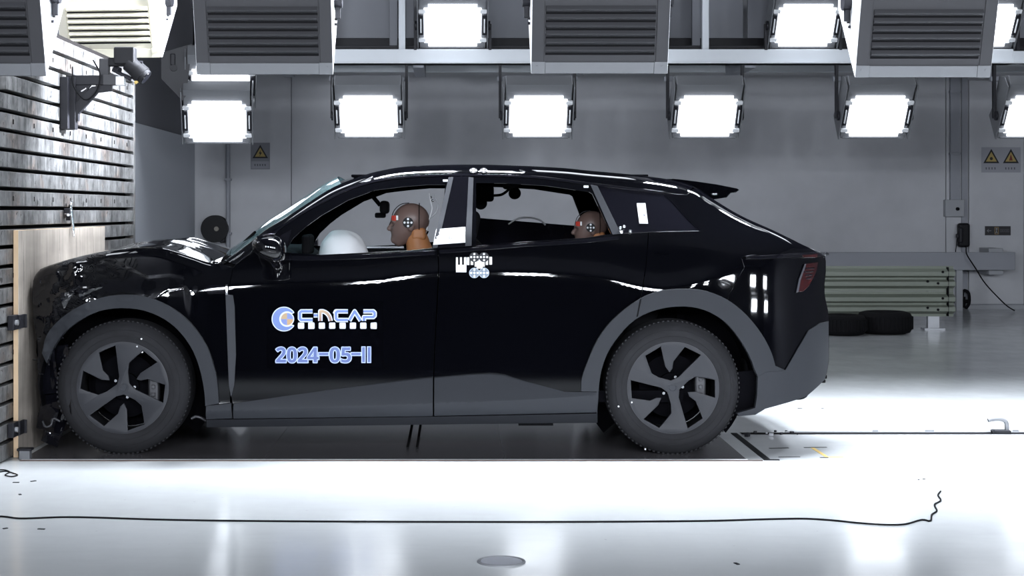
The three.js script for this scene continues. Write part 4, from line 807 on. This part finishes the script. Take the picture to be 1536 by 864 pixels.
  const dark = [[711.5, 386, 7.6], [726, 386, 7.6]], pale = [[711.5, 409.5, 7.8], [726, 409.5, 7.8]], top = [[710, 256.5, 6.0], [725.5, 256.5, 6.0]];
  for (const l of dark) { const [g, m] = target(...l, '#14151a', null, 13); side('target_mark', g, m, { parent: rd, twin: false }); }
  for (const l of pale) { const [g, m] = target(...l, '#7d8896', '#c8d2dc', 13); side('target_mark', g, m, { parent: rd, twin: false }); }
  for (const l of top) { const [g, m] = target(...l, '#101116', null, 15); side('target_mark', g, m, { twin: false, label: 'round five-dot target on the roof rail' }); }
  // paper on the B pillar, label on the rear side glass
  const paperTex = canvas(256, 180, (g, w, h) => { g.fillStyle = '#f4f6f6'; g.fillRect(0, 0, w, h); g.strokeStyle = '#556'; g.lineWidth = 5; g.beginPath(); g.arc(w * 0.53, h * 0.62, 13, 0, 5); g.stroke(); });
  const pg = laid(652, 343, 698, 366, 8, 4, 0.0075), pp = pg.attributes.position;
  side('paper_note', (() => { // the sheet is cut with a slanting left edge
    for (let i = 0; i < pp.count; i++) { const u = pg.attributes.uv.getX(i), v = pg.attributes.uv.getY(i); pp.setX(i, pp.getX(i) + (1 - u) * (0.5 - v) * 0.0 + (v - 0.5) * 0.016 * (1 - u)); pp.setY(i, pp.getY(i) + (u - 0.5) * 0.012); } return pg; })(), new THREE.MeshStandardMaterial({ map: paperTex, roughness: 0.8, side: THREE.DoubleSide }), { twin: false, label: 'white paper note on the door pillar' });
  const labTex = canvas(80, 180, (g, w, h) => { g.fillStyle = '#f2f4f4'; g.fillRect(0, 0, w, h); g.fillStyle = '#667'; g.fillRect(48, 60, 10, 8); g.fillRect(50, 76, 8, 5); g.fillRect(48, 96, 12, 20); });
  const lg = laid(957, 305, 970, 335.5, 4, 8, 0.002), lp = lg.attributes.position;
  for (let i = 0; i < lp.count; i++) lp.setX(i, lp.getX(i) + (0.5 - lg.attributes.uv.getY(i)) * 0.014);
  side('paper_label', lg, new THREE.MeshStandardMaterial({ map: labTex, roughness: 0.8, side: THREE.DoubleSide }), { twin: false, label: 'small white label on the rear side window' });
  side('paper_tag', laid(924, 346, 934, 350.5, 3, 2, 0.002), M.paper, { twin: false });
  part(car, 'sensor_knob', [[936, 340], [930, 342], [945, 347]].map(([px, py]) => { const [x, y] = cp(px, py); return new THREE.SphereGeometry(0.009, 12, 8).translate(x, y, Sz(x, y) + 0.012 - ZM); }), M.chrome);
}
// the far side is the mirror image of the near one
for (const m of both) { const c = m.clone(); c.scale.z = -1; delete c.userData.label; c.name = m.name; c.children.filter(k => ['door_sign', 'measuring_strip', 'target_mark'].includes(k.name)).forEach(k => c.remove(k)); car.add(c); }

// ================================================================ CRASH DUMMIES
function field(fn, c, half, res) {                                  // meshes fn > 0 inside a cube
  const mc = new MarchingCubes(res, new THREE.MeshBasicMaterial(), false, false, 200000);
  mc.isolation = 0; const h = res / 2;
  for (let k = 0; k < res; k++) for (let j = 0; j < res; j++) for (let i = 0; i < res; i++) mc.field[i + j * res + k * res * res] = fn(c[0] + (i - h) / h * half, c[1] + (j - h) / h * half, c[2] + (k - h) / h * half);
  mc.update();
  const n = mc.count, P = new Float32Array(n * 3), N = new Float32Array(n * 3);
  for (let i = 0; i < n; i++) for (let a = 0; a < 3; a++) { P[3 * i + a] = mc.positionArray[3 * i + a] * half + c[a]; N[3 * i + a] = mc.normalArray[3 * i + a]; }
  const g = new THREE.BufferGeometry(); g.setAttribute('position', new THREE.BufferAttribute(P, 3));
  const w = mergeVertices(g, 1e-5); w.computeVertexNormals(); return w.toNonIndexed();
}
const smin = (a, b, k) => { const h = clamp(0.5 + 0.5 * (b - a) / k); return lerp(b, a, h) - k * h * (1 - h); };
const ell = (x, y, z, c, r) => { const a = (x - c[0]) / r[0], b = (y - c[1]) / r[1], d = (z - c[2]) / r[2], l = Math.sqrt(a * a + b * b + d * d); return (l - 1) * Math.min(...r); };
const cap = (x, y, z, a, b, ra, rb) => { const d = [b[0] - a[0], b[1] - a[1], b[2] - a[2]], l = d[0] ** 2 + d[1] ** 2 + d[2] ** 2, t = clamp(((x - a[0]) * d[0] + (y - a[1]) * d[1] + (z - a[2]) * d[2]) / l); return Math.hypot(x - a[0] - d[0] * t, y - a[1] - d[1] * t, z - a[2] - d[2] * t) - lerp(ra, rb, t); };
function headFn(x, y, z) {                                          // looks along -x, centre of the skull at 0
  let d = ell(x, y, z, [0.012, 0.022, 0], [0.100, 0.092, 0.077]);
  d = smin(d, ell(x, y, z, [-0.035, -0.035, 0], [0.066, 0.078, 0.060]), 0.03);
  d = smin(d, cap(x, y, z, [-0.060, -0.092, 0], [-0.080, -0.088, 0], 0.030, 0.020), 0.022);            // chin
  d = smin(d, cap(x, y, z, [-0.094, 0.008, 0], [-0.111, -0.026, 0], 0.008, 0.012), 0.012);             // nose
  d = smin(d, cap(x, y, z, [-0.084, 0.018, -0.035], [-0.084, 0.018, 0.035], 0.012, 0.012), 0.014);     // brow
  for (const s of [-1, 1]) d = -smin(-d, ell(x, y, z, [-0.103, -0.003, s * 0.030], [0.017, 0.010, 0.016]), 0.012);  // eye hollows
  d = -smin(-d, cap(x, y, z, [-0.112, -0.058, -0.020], [-0.112, -0.058, 0.020], 0.010, 0.010), 0.008); // mouth line
  for (const s of [-1, 1]) d = smin(d, ell(x, y, z, [0.012, -0.012, s * 0.072], [0.018, 0.028, 0.010]), 0.008);
  return d;
}
const J = { neckA: [0.035, -0.065, 0], neckB: [0.075, -0.175, 0], chest: [0.105, -0.33, 0], hip: [0.07, -0.60, 0] };
function bodyFn(x, y, z) {
  let d = cap(x, y, z, J.neckA, J.neckB, 0.056, 0.062);
  d = smin(d, ell(x, y, z, [0.10, -0.34, 0], [0.11, 0.17, 0.16]), 0.05);
  d = smin(d, ell(x, y, z, [0.085, -0.52, 0], [0.11, 0.15, 0.15]), 0.06);
  for (const s of [-1, 1]) {
    d = smin(d, cap(x, y, z, [0.095, -0.225, s * 0.10], [0.095, -0.245, s * 0.185], 0.055, 0.058), 0.03);
    d = smin(d, cap(x, y, z, [0.095, -0.25, s * 0.19], [-0.02, -0.47, s * 0.21], 0.050, 0.040), 0.02);
    d = smin(d, cap(x, y, z, [-0.02, -0.47, s * 0.21], [-0.23, -0.45, s * 0.15], 0.040, 0.028), 0.015);
    d = smin(d, cap(x, y, z, [0.06, -0.60, s * 0.09], [-0.36, -0.54, s * 0.12], 0.080, 0.058), 0.04);
    d = smin(d, cap(x, y, z, [-0.36, -0.54, s * 0.12], [-0.52, -0.82, s * 0.12], 0.055, 0.040), 0.02);
  }
  return d;
}
function handFn(x, y, z) {                                          // hand resting past the wrist, fingers curled forward
  let d = ell(x, y, z, [-0.045, 0, 0], [0.050, 0.017, 0.040]);
  [[-0.03, 0.055], [-0.010, 0.066], [0.011, 0.061], [0.031, 0.047]].forEach(([oz, l]) => { d = smin(d, cap(x, y, z, [-0.085, 0.002, oz], [-0.085 - l * 0.55, -0.004, oz * 1.15], 0.0095, 0.009), 0.006); d = smin(d, cap(x, y, z, [-0.085 - l * 0.55, -0.004, oz * 1.15], [-0.085 - l * 0.95, -0.028, oz * 1.2], 0.009, 0.0075), 0.004); });
  d = smin(d, cap(x, y, z, [-0.035, -0.004, -0.035], [-0.075, -0.022, -0.062], 0.012, 0.009), 0.008);
  return d;
}
function paintVerts(g, fn) { const p = g.attributes.position, c = new Float32Array(p.count * 3); for (let i = 0; i < p.count; i++) c.set(fn(p.getX(i), p.getY(i), p.getZ(i)), 3 * i); g.setAttribute('color', new THREE.BufferAttribute(c, 3)); return g; }
const HEADC = [0.150, 0.098, 0.084], NECKC = [0.42, 0.175, 0.065], SUIT = [0.36, 0.30, 0.12];
const headG = paintVerts(field((x, y, z) => -headFn(x, y, z), [0, -0.01, 0], 0.145, 100), () => HEADC);
const bodyG = paintVerts(field((x, y, z) => -bodyFn(x, y, z), [-0.17, -0.45, 0], 0.52, 96), (x, y) => y > -0.20 ? NECKC : SUIT);
const handG = [-1, 1].map(s => { const h = paintVerts(field((x, y, z) => -handFn(x, y, z), [-0.07, -0.01, 0], 0.09, 60), () => NECKC); if (s > 0) { h.scale(1, 1, -1); } return h.translate(-0.25, -0.45, s * 0.145); });
const dummyG = mergeGeometries([headG, bodyG, ...handG].map(g => { for (const k of Object.keys(g.attributes)) if (!['position', 'normal', 'color'].includes(k)) g.deleteAttribute(k); return g; }));
const dummyMat = new THREE.MeshStandardMaterial({ vertexColors: true, roughness: 0.42, side: THREE.DoubleSide });
const targetTex = canvas(128, 128, g => { g.fillStyle = '#101114'; g.fillRect(0, 0, 128, 128); g.fillStyle = '#eef1f4'; for (const [a, b] of [[64, 64], [64, 22], [64, 106], [22, 64], [106, 64]]) { g.beginPath(); g.arc(a, b, 14, 0, 7); g.fill(); } });
const targetMat = new THREE.MeshStandardMaterial({ map: targetTex, roughness: 0.7 });
function makeDummy(pos, scale, label) {
  const t = thing('crash_dummy', pos, label, 'dummy', 'crash test dummies in the car');
  t.scale.setScalar(scale);
  part(t, 'body', dummyG.clone(), dummyMat);
  for (const s of [1, -1]) part(t, 'head_target', new THREE.CylinderGeometry(0.029, 0.029, 0.004, 28).rotateX(Math.PI / 2).rotateY(s > 0 ? -0.12 : 0.12).translate(-0.004, 0.008, s * 0.0795), targetMat, 'round five-dot target on the temple');
  part(t, 'skull_cap_seam', new THREE.TorusGeometry(0.090, 0.0022, 6, 60).scale(0.85, 1.0, 1).rotateY(Math.PI / 2).translate(0.056, 0.024, 0), M.black);
  const strap = [[0.0, 0.1155, 0], [-0.045, 0.108, 0], [-0.082, 0.075, 0], [-0.094, 0.045, 0], [-0.099, 0.020, 0], [-0.108, -0.004, 0.012]];
  part(t, 'wire_band', tube(strap, 0.0028, 40, 6), M.darkSteel);
  part(t, 'marker_patch', [rbox(0.010, 0.030, 0.03, 0.003, 0, 0, 0).rotateY(0.75).translate(-0.083, 0.032, 0.046)], std(0.55, 0.05, 0.03, 0.6), 'red patch by the brow');
  part(t, 'white_patch', [rbox(0.012, 0.026, 0.006, 0.002, 0, 0, 0).rotateY(-0.5).translate(-0.064, 0.034, 0.062)], M.white, 'white patch by the brow');
  const nk = part(t, 'neck_shield', [new THREE.CylinderGeometry(0.060, 0.076, 0.13, 28, 1, true, 0, Math.PI * 2).rotateZ(0.25).translate(0.052, -0.125, 0), rbox(0.08, 0.07, 0.128, 0.02, 0.052, -0.055, 0, 3).rotateZ(0)], std(0.42, 0.175, 0.065, 0.55), 'orange-brown neck shield');
  return t;
}
makeDummy([-0.243, 1.197, -0.545], 1.0, 'crash test dummy in the driving seat behind the airbag, brown head in profile');
makeDummy([0.755, 1.170, -0.56], 0.86, 'smaller crash test dummy in the rear seat, only its brown head in view');
{
  const q = (px, py, z) => at(px, py, z);
  const t = thing('sensor_cable', q(645, 345, -0.545), 'thin bright cables rising behind the head of the driver dummy', 'cable');
  const o = q(645, 345, -0.545), L = l => l.map(([a, b, z]) => { const p = q(a, b, z ?? -0.545); return [p[0] - o[0], p[1] - o[1], p[2] - o[2]]; });
  part(t, 'cable', tube(L([[634, 348], [640, 340], [643, 330], [650, 323], [655, 316], [657, 306], [652, 296], [650, 290]]), 0.0035, 60, 6), M.galv);
  part(t, 'cable', tube(L([[640, 345, -0.53], [642, 334, -0.53], [646, 322, -0.53], [648, 312, -0.53], [646, 302, -0.53], [644, 290, -0.53]]), 0.003, 60, 6), M.white);
  part(t, 'connector', [rod(L([[638, 352]])[0], L([[641, 346]])[0], 0.010, 12), ...[[646, 296], [649, 301]].map(p => new THREE.SphereGeometry(0.007, 10, 8).translate(...L([p])[0]))], M.chrome);
}

// ================================================================ FLOOR AND WALL FITTINGS
{
  const pc = thing('pit_cover', [-0.35, 0, -0.93], 'dark film-pit cover plate let into the floor under the car', 'plate');
  const S = (x0, x1, y0, y1, z0, z1, r = 0) => span(x0 + 0.35, x1 + 0.35, y0, y1, z0 + 0.93, z1 + 0.93, r);
  part(pc, 'plate', [0, 1, 2].map(i => S(-2.2 + i * 1.232, -2.2 + (i + 1) * 1.232 - 0.0015, 0.0005, 0.0025, -2.05, 0.115)), M.plate);
  part(pc, 'white_edge', S(-2.2, 1.50, 0.0005, 0.003, 0.117, 0.150), M.white);
  part(pc, 'steel_edge', S(-2.2, 1.57, 0.0005, 0.004, 0.152, 0.166), std(0.10, 0.06, 0.045, 0.6));
  for (const x of [-0.25, -0.20]) part(pc, 'cross_bar', S(x, x + 0.012, 0.0025, 0.012, -1.7, -0.25), M.black);
}
{
  const z = -0.86, t = thing('guide_rail', [5.5, 0, z], 'long black tow slot running along the floor behind the car to the right', 'rail');
  part(t, 'slot', span(-3.86, 4.4, 0.0005, 0.002, -0.035, 0.035), M.black);
  part(t, 'lip', [span(-3.6, 4.4, 0.0005, 0.006, -0.06, -0.036), ...[[-3.1, 0.03], [-2.8, 0.05], [-2.3, 0.035], [-1.9, 0.02]].map(([x, w]) => span(x, x + w, 0.0, 0.016, -0.06, -0.04))], M.galv);
  part(t, 'cover', [span(-0.87, -0.37, 0.0005, 0.010, -0.05, 0.04, 0.002)], M.darkSteel);
  part(t, 'clip', [0, 1, 2, 3, 4, 5].map(i => rbox(0.02, 0.03, 0.03, 0.003, -0.95 + i * 0.13 + (i > 0 ? 0.5 : 0), 0.015, 0.02)), M.lampLight);
  const h = thing('tow_hook', [3.12, 0, z], 'bent grey steel tow hook standing up from the slot at right', 'hook');
  part(h, 'hook', [tube([[0.03, 0.0, 0], [0.032, 0.045, 0], [0.025, 0.07, 0], [0.0, 0.082, 0], [-0.05, 0.082, 0], [-0.075, 0.076, 0]], 0.013, 30, 10)], M.lampLight);
  part(h, 'foot', [rbox(0.10, 0.022, 0.05, 0.004, 0.0, 0.011, 0), rbox(0.02, 0.05, 0.03, 0.004, -0.04, 0.02, 0.01).rotateZ(0.4)], M.darkSteel);
}
{
  const a = atFloor(1107, 648), b = atFloor(1146, 690);
  const g = thing('cross_groove', [1.60, 0, -0.4], 'short dark groove across the floor just behind the rear wheel', 'groove');
  part(g, 'groove', span(-0.018, 0.018, 0.0005, 0.002, -0.48, 0.52), M.cladDark);
  part(g, 'end_bar', span(-0.02, 0.06, 0.0005, 0.003, 0.52, 0.545), M.black);
}
const strip = (name, p, q, w, mat, label, category, group) => {     // a thin strip of tape on the floor
  const a = atFloor(...p), b = atFloor(...q), l = Math.hypot(b[0] - a[0], b[2] - a[2]);
  const g = box(l, 0.0012, w).rotateY(-Math.atan2(b[2] - a[2], b[0] - a[0]));
  const m = solo(name, g, mat, label, category, group); m.position.set((a[0] + b[0]) / 2, 0.0008, (a[2] + b[2]) / 2); return m;
};
strip('floor_tape', [1219, 672], [1241, 686], 0.020, M.yellow, 'slanting strip of ochre tape on the white floor behind the car', 'tape');
strip('floor_tape', [1240, 685.5], [1265, 685.5], 0.016, M.yellow, 'short level strip of ochre tape at the foot of the slanting strip', 'tape');
strip('floor_tape', [1206, 671.5], [1240, 671], 0.018, M.cladDark, 'dark strip of tape at the head of the ochre strip', 'tape');
strip('floor_tape', [1154, 672.5], [1183, 672], 0.018, M.cladDark, 'dark strip of tape between the rear wheel and the ochre tape', 'tape');
strip('floor_tape', [1168, 685.8], [1200, 685.4], 0.014, M.cladDark, 'thin dark strip of tape left of the ochre strip foot', 'tape');
strip('floor_tape', [1230, 686.5], [1242, 686.5], 0.022, M.cladDark, 'dark bit of tape under the foot of the ochre strip', 'tape');
{
  const d = [[1133, 650, 26], [1150, 651, 22], [1163, 648, 20], [1172, 652, 26], [1180, 648, 22], [1188, 651, 30], [1196, 652, 18], [1157, 654, 34], [1121, 655, 44]];
  d.forEach(([px, py, s], i) => { const [x, , z] = atFloor(px, py), k = s / 1900; const g = rbox(k * 1.4, k, k, 0.003, 0, k / 2, 0).rotateY(i * 1.3); const m = solo('debris', g, i % 3 === 1 ? M.galv : M.darkSteel, `${i % 3 === 1 ? 'pale metal' : 'black plastic'} fragment by the tow slot, ${px < 1140 ? 'close behind the rear tyre' : 'number ' + (i + 1) + ' of the row behind the rear tyre'}`, 'debris', 'crash fragments by the tow slot'); m.position.set(x, 0, z); });
  const pts = [[-160, 780], [0, 776], [30, 779], [100, 777], [250, 781], [400, 783], [600, 784], [900, 784], [1070, 782.5], [1158, 780], [1210, 779.5], [1250, 782], [1290, 786], [1330, 788.5], [1355, 788], [1385, 781], [1394, 783], [1398, 773], [1405, 768], [1402, 758], [1411, 752], [1407, 744], [1411, 738]].map(p => { const [x, , z] = atFloor(...p); return [x, 0.004, z]; });
  const c = solo('floor_cable', tube(pts, 0.0038, 400, 6), M.black, 'thin black cable lying in a long line on the floor in front of the car', 'cable');
  const l = thing('loose_wire', atFloor(12, 708), 'tangle of thin black wire on the floor at the foot of the barrier', 'wire');
  const o = atFloor(12, 708); const LP = a => a.map(p => { const [x, , z] = atFloor(...p); return [x - o[0], 0.004, z - o[2]]; });
  part(l, 'wire', tube(LP([[-6, 706], [6, 706], [14, 709], [8, 714], [18, 716], [26, 714], [20, 711], [8, 708], [-6, 710]]), 0.003, 60, 6), M.black);
  const s = atFloor(752, 843); const dr = thing('floor_socket', [s[0], 0, s[2]], 'dark oval socket lid in the grey floor at the bottom edge', 'lid');
  part(dr, 'lid', new THREE.CylinderGeometry(0.075, 0.078, 0.004, 32).translate(0, 0.002, 0), M.beamGrey);
  part(dr, 'ring', new THREE.TorusGeometry(0.082, 0.006, 8, 40).rotateX(Math.PI / 2).translate(0, 0.001, 0), M.lampLight);
  [[24, 724, 0.03, 'just below the tangled wire at left'], [50, 722, 0.03, 'right of the tangled wire'], [30, 742, 0.02, 'between wire and long cable'], [62, 794, 0.03, 'in front of the long cable at left'], [8, 793, 0.02, 'before the cable, left edge'], [1105, 846, 0.03, 'near the bottom edge, right of the socket lid'], [1378, 720, 0.01, 'left one of two near the cable end'], [1386, 719, 0.01, 'right one of two near the cable end'], [1234, 613, 0.02, 'right one of two beyond the tow slot'], [1200, 613, 0.03, 'left one of two beyond the tow slot']].forEach(([px, py, w, where], i) => { const [x, , z] = atFloor(px, py); const m = solo('grit', rbox(w, 0.003, 0.012, 0.001, 0, 0.0015, 0).rotateY(i), M.cladDark, `small dark chip loose on the floor ${where}`, 'chip', 'loose chips on the floor'); m.position.set(x, 0, z); });
}
// guard rails, tyres
{
  const z = -9.0, x0 = at(1080, 0, z)[0], x1 = at(1430, 0, z)[0];
  const wave = (y0, h) => { const p = []; const s = [[0, 0], [0.10, 0.0], [0.22, 0.075], [0.38, 0.075], [0.46, 0.012], [0.54, 0.012], [0.62, 0.075], [0.78, 0.075], [0.90, 0.0], [1, 0.0]]; for (const [a, b] of s) p.push([y0 + a * h, b]); const q = s.map(([a, b]) => [y0 + a * h, b - 0.006]).reverse(); return [...p, ...q]; };
  const g = thing('guard_rail', [(x0 + x1) / 2, 0, z], 'two pale olive corrugated guard-rail beams on a short post by the back wall', 'guard rail');
  const c = (x0 + x1) / 2;
  for (const y0 of [0.145, 0.415]) part(g, 'rail_beam', extrude(wave(y0, 0.265).map(([y, d]) => [-d, y]), x1 - x0, 0.001).rotateY(Math.PI / 2).translate(x0 - c, 0, 0), M.guard);
  const px = at(1401, 0, z)[0] - c;
  part(g, 'post', [span(px - 0.06, px + 0.06, 0, 0.66, -0.09, -0.01), span(px - 0.11, px + 0.11, 0, 0.02, -0.12, 0.04)], M.galv);
  part(g, 'bolt', [[0.07, 0.62], [0.02, 0.5], [0.07, 0.34], [0.02, 0.22], [-0.09, 0.24], [-0.09, 0.52]].map(([a, y]) => disc(0.014, 0.012, 8).translate(px + a, y, 0.078)), M.black);
  part(g, 'splice', [span(px + 0.13, px + 0.135, 0.15, 0.67, 0, 0.078)], M.black);
  const tp = [[0.16, 0.02], [0.20, 0], [0.255, 0.015], [0.28, 0.06], [0.28, 0.17], [0.255, 0.215], [0.20, 0.23], [0.16, 0.21], [0.15, 0.115], [0.16, 0.02]].map(p => new THREE.Vector2(...p));
  for (const [px, py, s, label] of [[1327, 500, 1.0, 'black tyre lying flat in front of the guard rail'], [1262, 502, 0.90, 'smaller black tyre lying flat next to the rear of the car']]) {
    const [x, , zz] = atFloor(px, py); const t = thing('old_tyre', [x, 0, zz], label, 'tyre');
    part(t, 'casing', new THREE.LatheGeometry(tp, 48).scale(s, s, s), M.black); const b = [];
    for (let i = 0; i < 40; i++) b.push(rbox(0.025 * s, 0.13 * s, 0.012, 0.003, 0, 0.115 * s, 0.281 * s).rotateY(i * Math.PI / 20));
    part(t, 'tread', b, M.black);
  }
}
{ // long grey rail on the back wall
  const z = -12.3, [x0] = at(1080, 0, z), [x1] = at(1521, 0, z), y1 = at(0, 379, z)[1], y0 = at(0, 405, z)[1], c = (x0 + x1) / 2;
  const t = thing('wall_rail', [c, 0, z], 'long grey horizontal rail standing before the back wall', 'rail');
  part(t, 'beam', [span(x0 - c, x1 - c, y0, y1, -0.05, 0.05, 0.008), span(x0 - c, x1 - c, y1 - 0.012, y1 + 0.006, -0.055, 0.055, 0.003)], M.beamGrey);
  const bx = at(1496, 0, z)[0] - c;
  part(t, 'bracket', [span(bx - 0.09, bx + 0.09, y0 - 0.06, y1 + 0.055, -0.44, -0.05, 0.006)], M.wallBox);
  part(t, 'bracket', [span(-0.9, -0.72, y0 - 0.06, y1 + 0.055, -0.44, -0.05, 0.006)], M.wallBox);
  part(t, 'leg', [span(at(1440, 0, z)[0] - c - 0.05, at(1440, 0, z)[0] - c + 0.03, 0, y0, -0.06, 0.02, 0.004)], M.wallBox);
}
{ // trunking, switch box, telephone
  const z = ZB, P = (px, py) => at(px, py, z);
  const t = thing('cable_trunking', [P(1431, 0)[0], P(0, 300)[1], z], 'dark upright cable trunking on the back wall ending above a switch box', 'trunking');
  part(t, 'channel', rbox(0.125, 3.3, 0.06, 0.006, 0, 1.65, 0.03), M.beamGrey);
  part(t, 'clip', [0.6, 1.4, 2.2].map(y => rbox(0.14, 0.03, 0.066, 0.004, 0, y, 0.033)), M.beamGrey);
  const b = thing('switch_box', [P(1429, 0)[0], P(0, 325)[1], z], 'square grey switch box on the back wall under the trunking', 'box');
  part(b, 'body', rbox(0.245, 0.22, 0.10, 0.008, 0, 0.11, 0.05), M.wallBox);
  part(b, 'knob', disc(0.022, 0.03, 16).translate(0.03, 0.10, 0.112), M.black);
  const ph = thing('wall_telephone', [P(1442, 0)[0], P(0, 371)[1], z], 'black telephone handset on the back wall left of the door', 'telephone');
  part(ph, 'body', rbox(0.15, 0.31, 0.10, 0.035, 0, 0.16, 0.09, 3), M.hydrant);
  part(ph, 'handset', [rbox(0.05, 0.20, 0.05, 0.02, -0.055, 0.16, 0.155, 3), rbox(0.04, 0.06, 0.05, 0.015, -0.088, 0.15, 0.13)], M.darkSteel);
  part(ph, 'cord', tube([[-0.085, 0.13, 0.10], [-0.09, 0.02, 0.08], [-0.095, -0.1, 0.05]], 0.006, 16, 6), M.black);
  const a = P(1445, 371), e = P(1523, 470), o = [a[0], a[1], z];
  part(ph, 'long_cord', tube([[0, 0.02, 0.11], ...[[1452, 385], [1463, 402], [1477, 424], [1498, 447], [1512, 460], [1522, 466]].map(([px, py]) => { const q = at(px, py, z + 0.68); return [q[0] - o[0], Math.max(q[1], 0.012) - o[1], 0.68]; })].map(p => [p[0] + o[0] - ph.position.x, p[1] + o[1] - ph.position.y, p[2]]), 0.008, 60, 6), M.black, 'black cord hanging to the floor');
  const st = thing('floor_clutter', [P(1440, 0)[0], 0, z], 'small black valve with a hose stub low on the wall beside the door', 'valve');
  part(st, 'valve', [rod([0, 0.02, 0.1], [0, 0.16, 0.1], 0.04, 14), rod([-0.12, 0.10, 0.1], [0.10, 0.10, 0.1], 0.025, 10), tube([[0, 0.16, 0.1], [0.01, 0.24, 0.12], [0.06, 0.22, 0.14], [0.07, 0.08, 0.15], [0.02, 0.015, 0.18]], 0.02, 24, 8)], M.black);
}
{ // hose reel and pipe at left
  const z = ZB, c = at(325, 343, z);
  const t = thing('hose_reel', [c[0], c[1], z], 'round black hose reel on the back wall beyond the bonnet', 'reel');
  part(t, 'drum', [disc(0.175, 0.03, 36).translate(0, 0, 0.20), disc(0.175, 0.03, 36).translate(0, 0, 0.04), disc(0.13, 0.15, 36).translate(0, 0, 0.12)], M.hydrant);
  part(t, 'hub', disc(0.03, 0.03, 20).translate(0.03, 0.0, 0.225), std(0.20, 0.18, 0.15, 0.5));
  part(t, 'hose', [0, 1, 2].map(i => new THREE.TorusGeometry(0.15, 0.02, 8, 36).translate(0, 0, 0.08 + i * 0.04)), M.black);
  part(t, 'bracket', rbox(0.06, 0.20, 0.16, 0.01, 0.10, -0.08, 0.10), M.hydrant);
  const p = at(343, 385, z);
  const pi = thing('wall_pipe', [p[0], p[1], z], 'thin dark upright pipe on the back wall running down to the hose reel', 'pipe');
  part(pi, 'pipe', rod([0, 0, 0.06], [0, 2.3, 0.06], 0.028, 12), M.beamGrey);
  part(pi, 'clip', [0.3, 1.0, 1.7].map(y => rbox(0.09, 0.03, 0.09, 0.004, 0, y, 0.045)), M.beamGrey);
}
{ // warning signs
  const tri = (g, x, y, s) => { g.beginPath(); g.moveTo(x, y - s); g.lineTo(x + s * 1.0, y + s * 0.75); g.lineTo(x - s * 1.0, y + s * 0.75); g.closePath(); g.fillStyle = '#17161a'; g.fill(); g.beginPath(); g.moveTo(x, y - s * 0.66); g.lineTo(x + s * 0.70, y + s * 0.56); g.lineTo(x - s * 0.70, y + s * 0.56); g.closePath(); g.fillStyle = '#a8935a'; g.fill(); g.strokeStyle = '#2a2622'; };
  const words = (g, x, y, n, k) => { g.strokeStyle = '#33343c'; g.lineWidth = 2.2; for (let i = 0; i < n; i++) { const cx = x + i * k; for (const [a, b, c, d] of [[0, 2, 9, 2], [4.5, 0, 4.5, 12], [0, 7, 9, 7], [1, 12, 9, 12]]) { g.beginPath(); g.moveTo(cx + a, y + b); g.lineTo(cx + c, y + d); g.stroke(); } } };
  const one = canvas(128, 180, (g, w, h) => { g.fillStyle = '#7c7d84'; g.fillRect(0, 0, w, h); tri(g, 64, 66, 52); g.fillStyle = '#1c1b1d'; g.beginPath(); g.moveTo(68, 48); g.lineTo(54, 74); g.lineTo(63, 74); g.lineTo(58, 94); g.lineTo(75, 66); g.lineTo(65, 66); g.fill(); g.fillStyle = '#94959c'; g.fillRect(4, 126, 120, 50); words(g, 24, 145, 5, 17); });
  const two = canvas(256, 160, (g, w, h) => { g.fillStyle = '#9a9ba2'; g.fillRect(0, 0, w, h); for (const x of [64, 192]) tri(g, x, 62, 52); g.fillStyle = '#2a241e'; g.beginPath(); g.arc(64, 72, 10, 0, 7); g.fill(); g.fillStyle = '#6e2e22'; g.beginPath(); g.moveTo(192, 44); g.lineTo(204, 84); g.lineTo(180, 84); g.fill(); words(g, 26, 128, 4, 19); words(g, 154, 128, 4, 19); });
  const sign = (t, px0, py0, px1, py1, label, name = 'warning_sign', cat = 'sign') => { const a = at(px0, py1, ZB), b = at(px1, py0, ZB), w = b[0] - a[0], h = b[1] - a[1]; const d = name === 'warning_sign' && px0 > 1000 ? 0.05 : name === 'door_plate' ? 0.05 : 0; const s = thing(name, [(a[0] + b[0]) / 2, a[1], ZB + d], label, cat); part(s, 'sheet', rbox(w, h, 0.006, 0.002, 0, h / 2, 0.003), M.wallBox); part(s, 'print', new THREE.PlaneGeometry(w - 0.004, h - 0.004).translate(0, h / 2, 0.0068), new THREE.MeshStandardMaterial({ map: t, roughness: 0.7 })); };
  sign(one, 376, 214, 405, 254, 'single yellow triangular warning sign on the back wall under the stacked lamps');
  sign(two, 1470, 221, 1529, 259, 'sheet with two yellow warning triangles on the door at right');
  const plate = canvas(160, 60, (g, w, h) => { g.fillStyle = '#2c2b2e'; g.fillRect(0, 0, w, h); g.strokeStyle = '#7a7a80'; g.lineWidth = 4; g.beginPath(); g.moveTo(40, 30); g.lineTo(14, 30); g.moveTo(24, 20); g.lineTo(14, 30); g.lineTo(24, 40); g.stroke(); g.strokeStyle = '#8a7450'; g.strokeRect(62, 8, 22, 44); g.strokeStyle = '#8f8f92'; g.beginPath(); g.arc(73, 18, 4, 0, 7); g.moveTo(73, 22); g.lineTo(72, 36); g.lineTo(66, 46); g.moveTo(72, 36); g.lineTo(79, 46); g.stroke(); g.strokeStyle = '#4c4b50'; for (const x of [96, 110, 126, 140]) g.strokeRect(x, 22, 9, 16); });
  sign(plate, 1475, 339, 1514, 353, 'small dark exit-direction plate on the door at right', 'door_plate');
}

renderer.render(scene, camera);
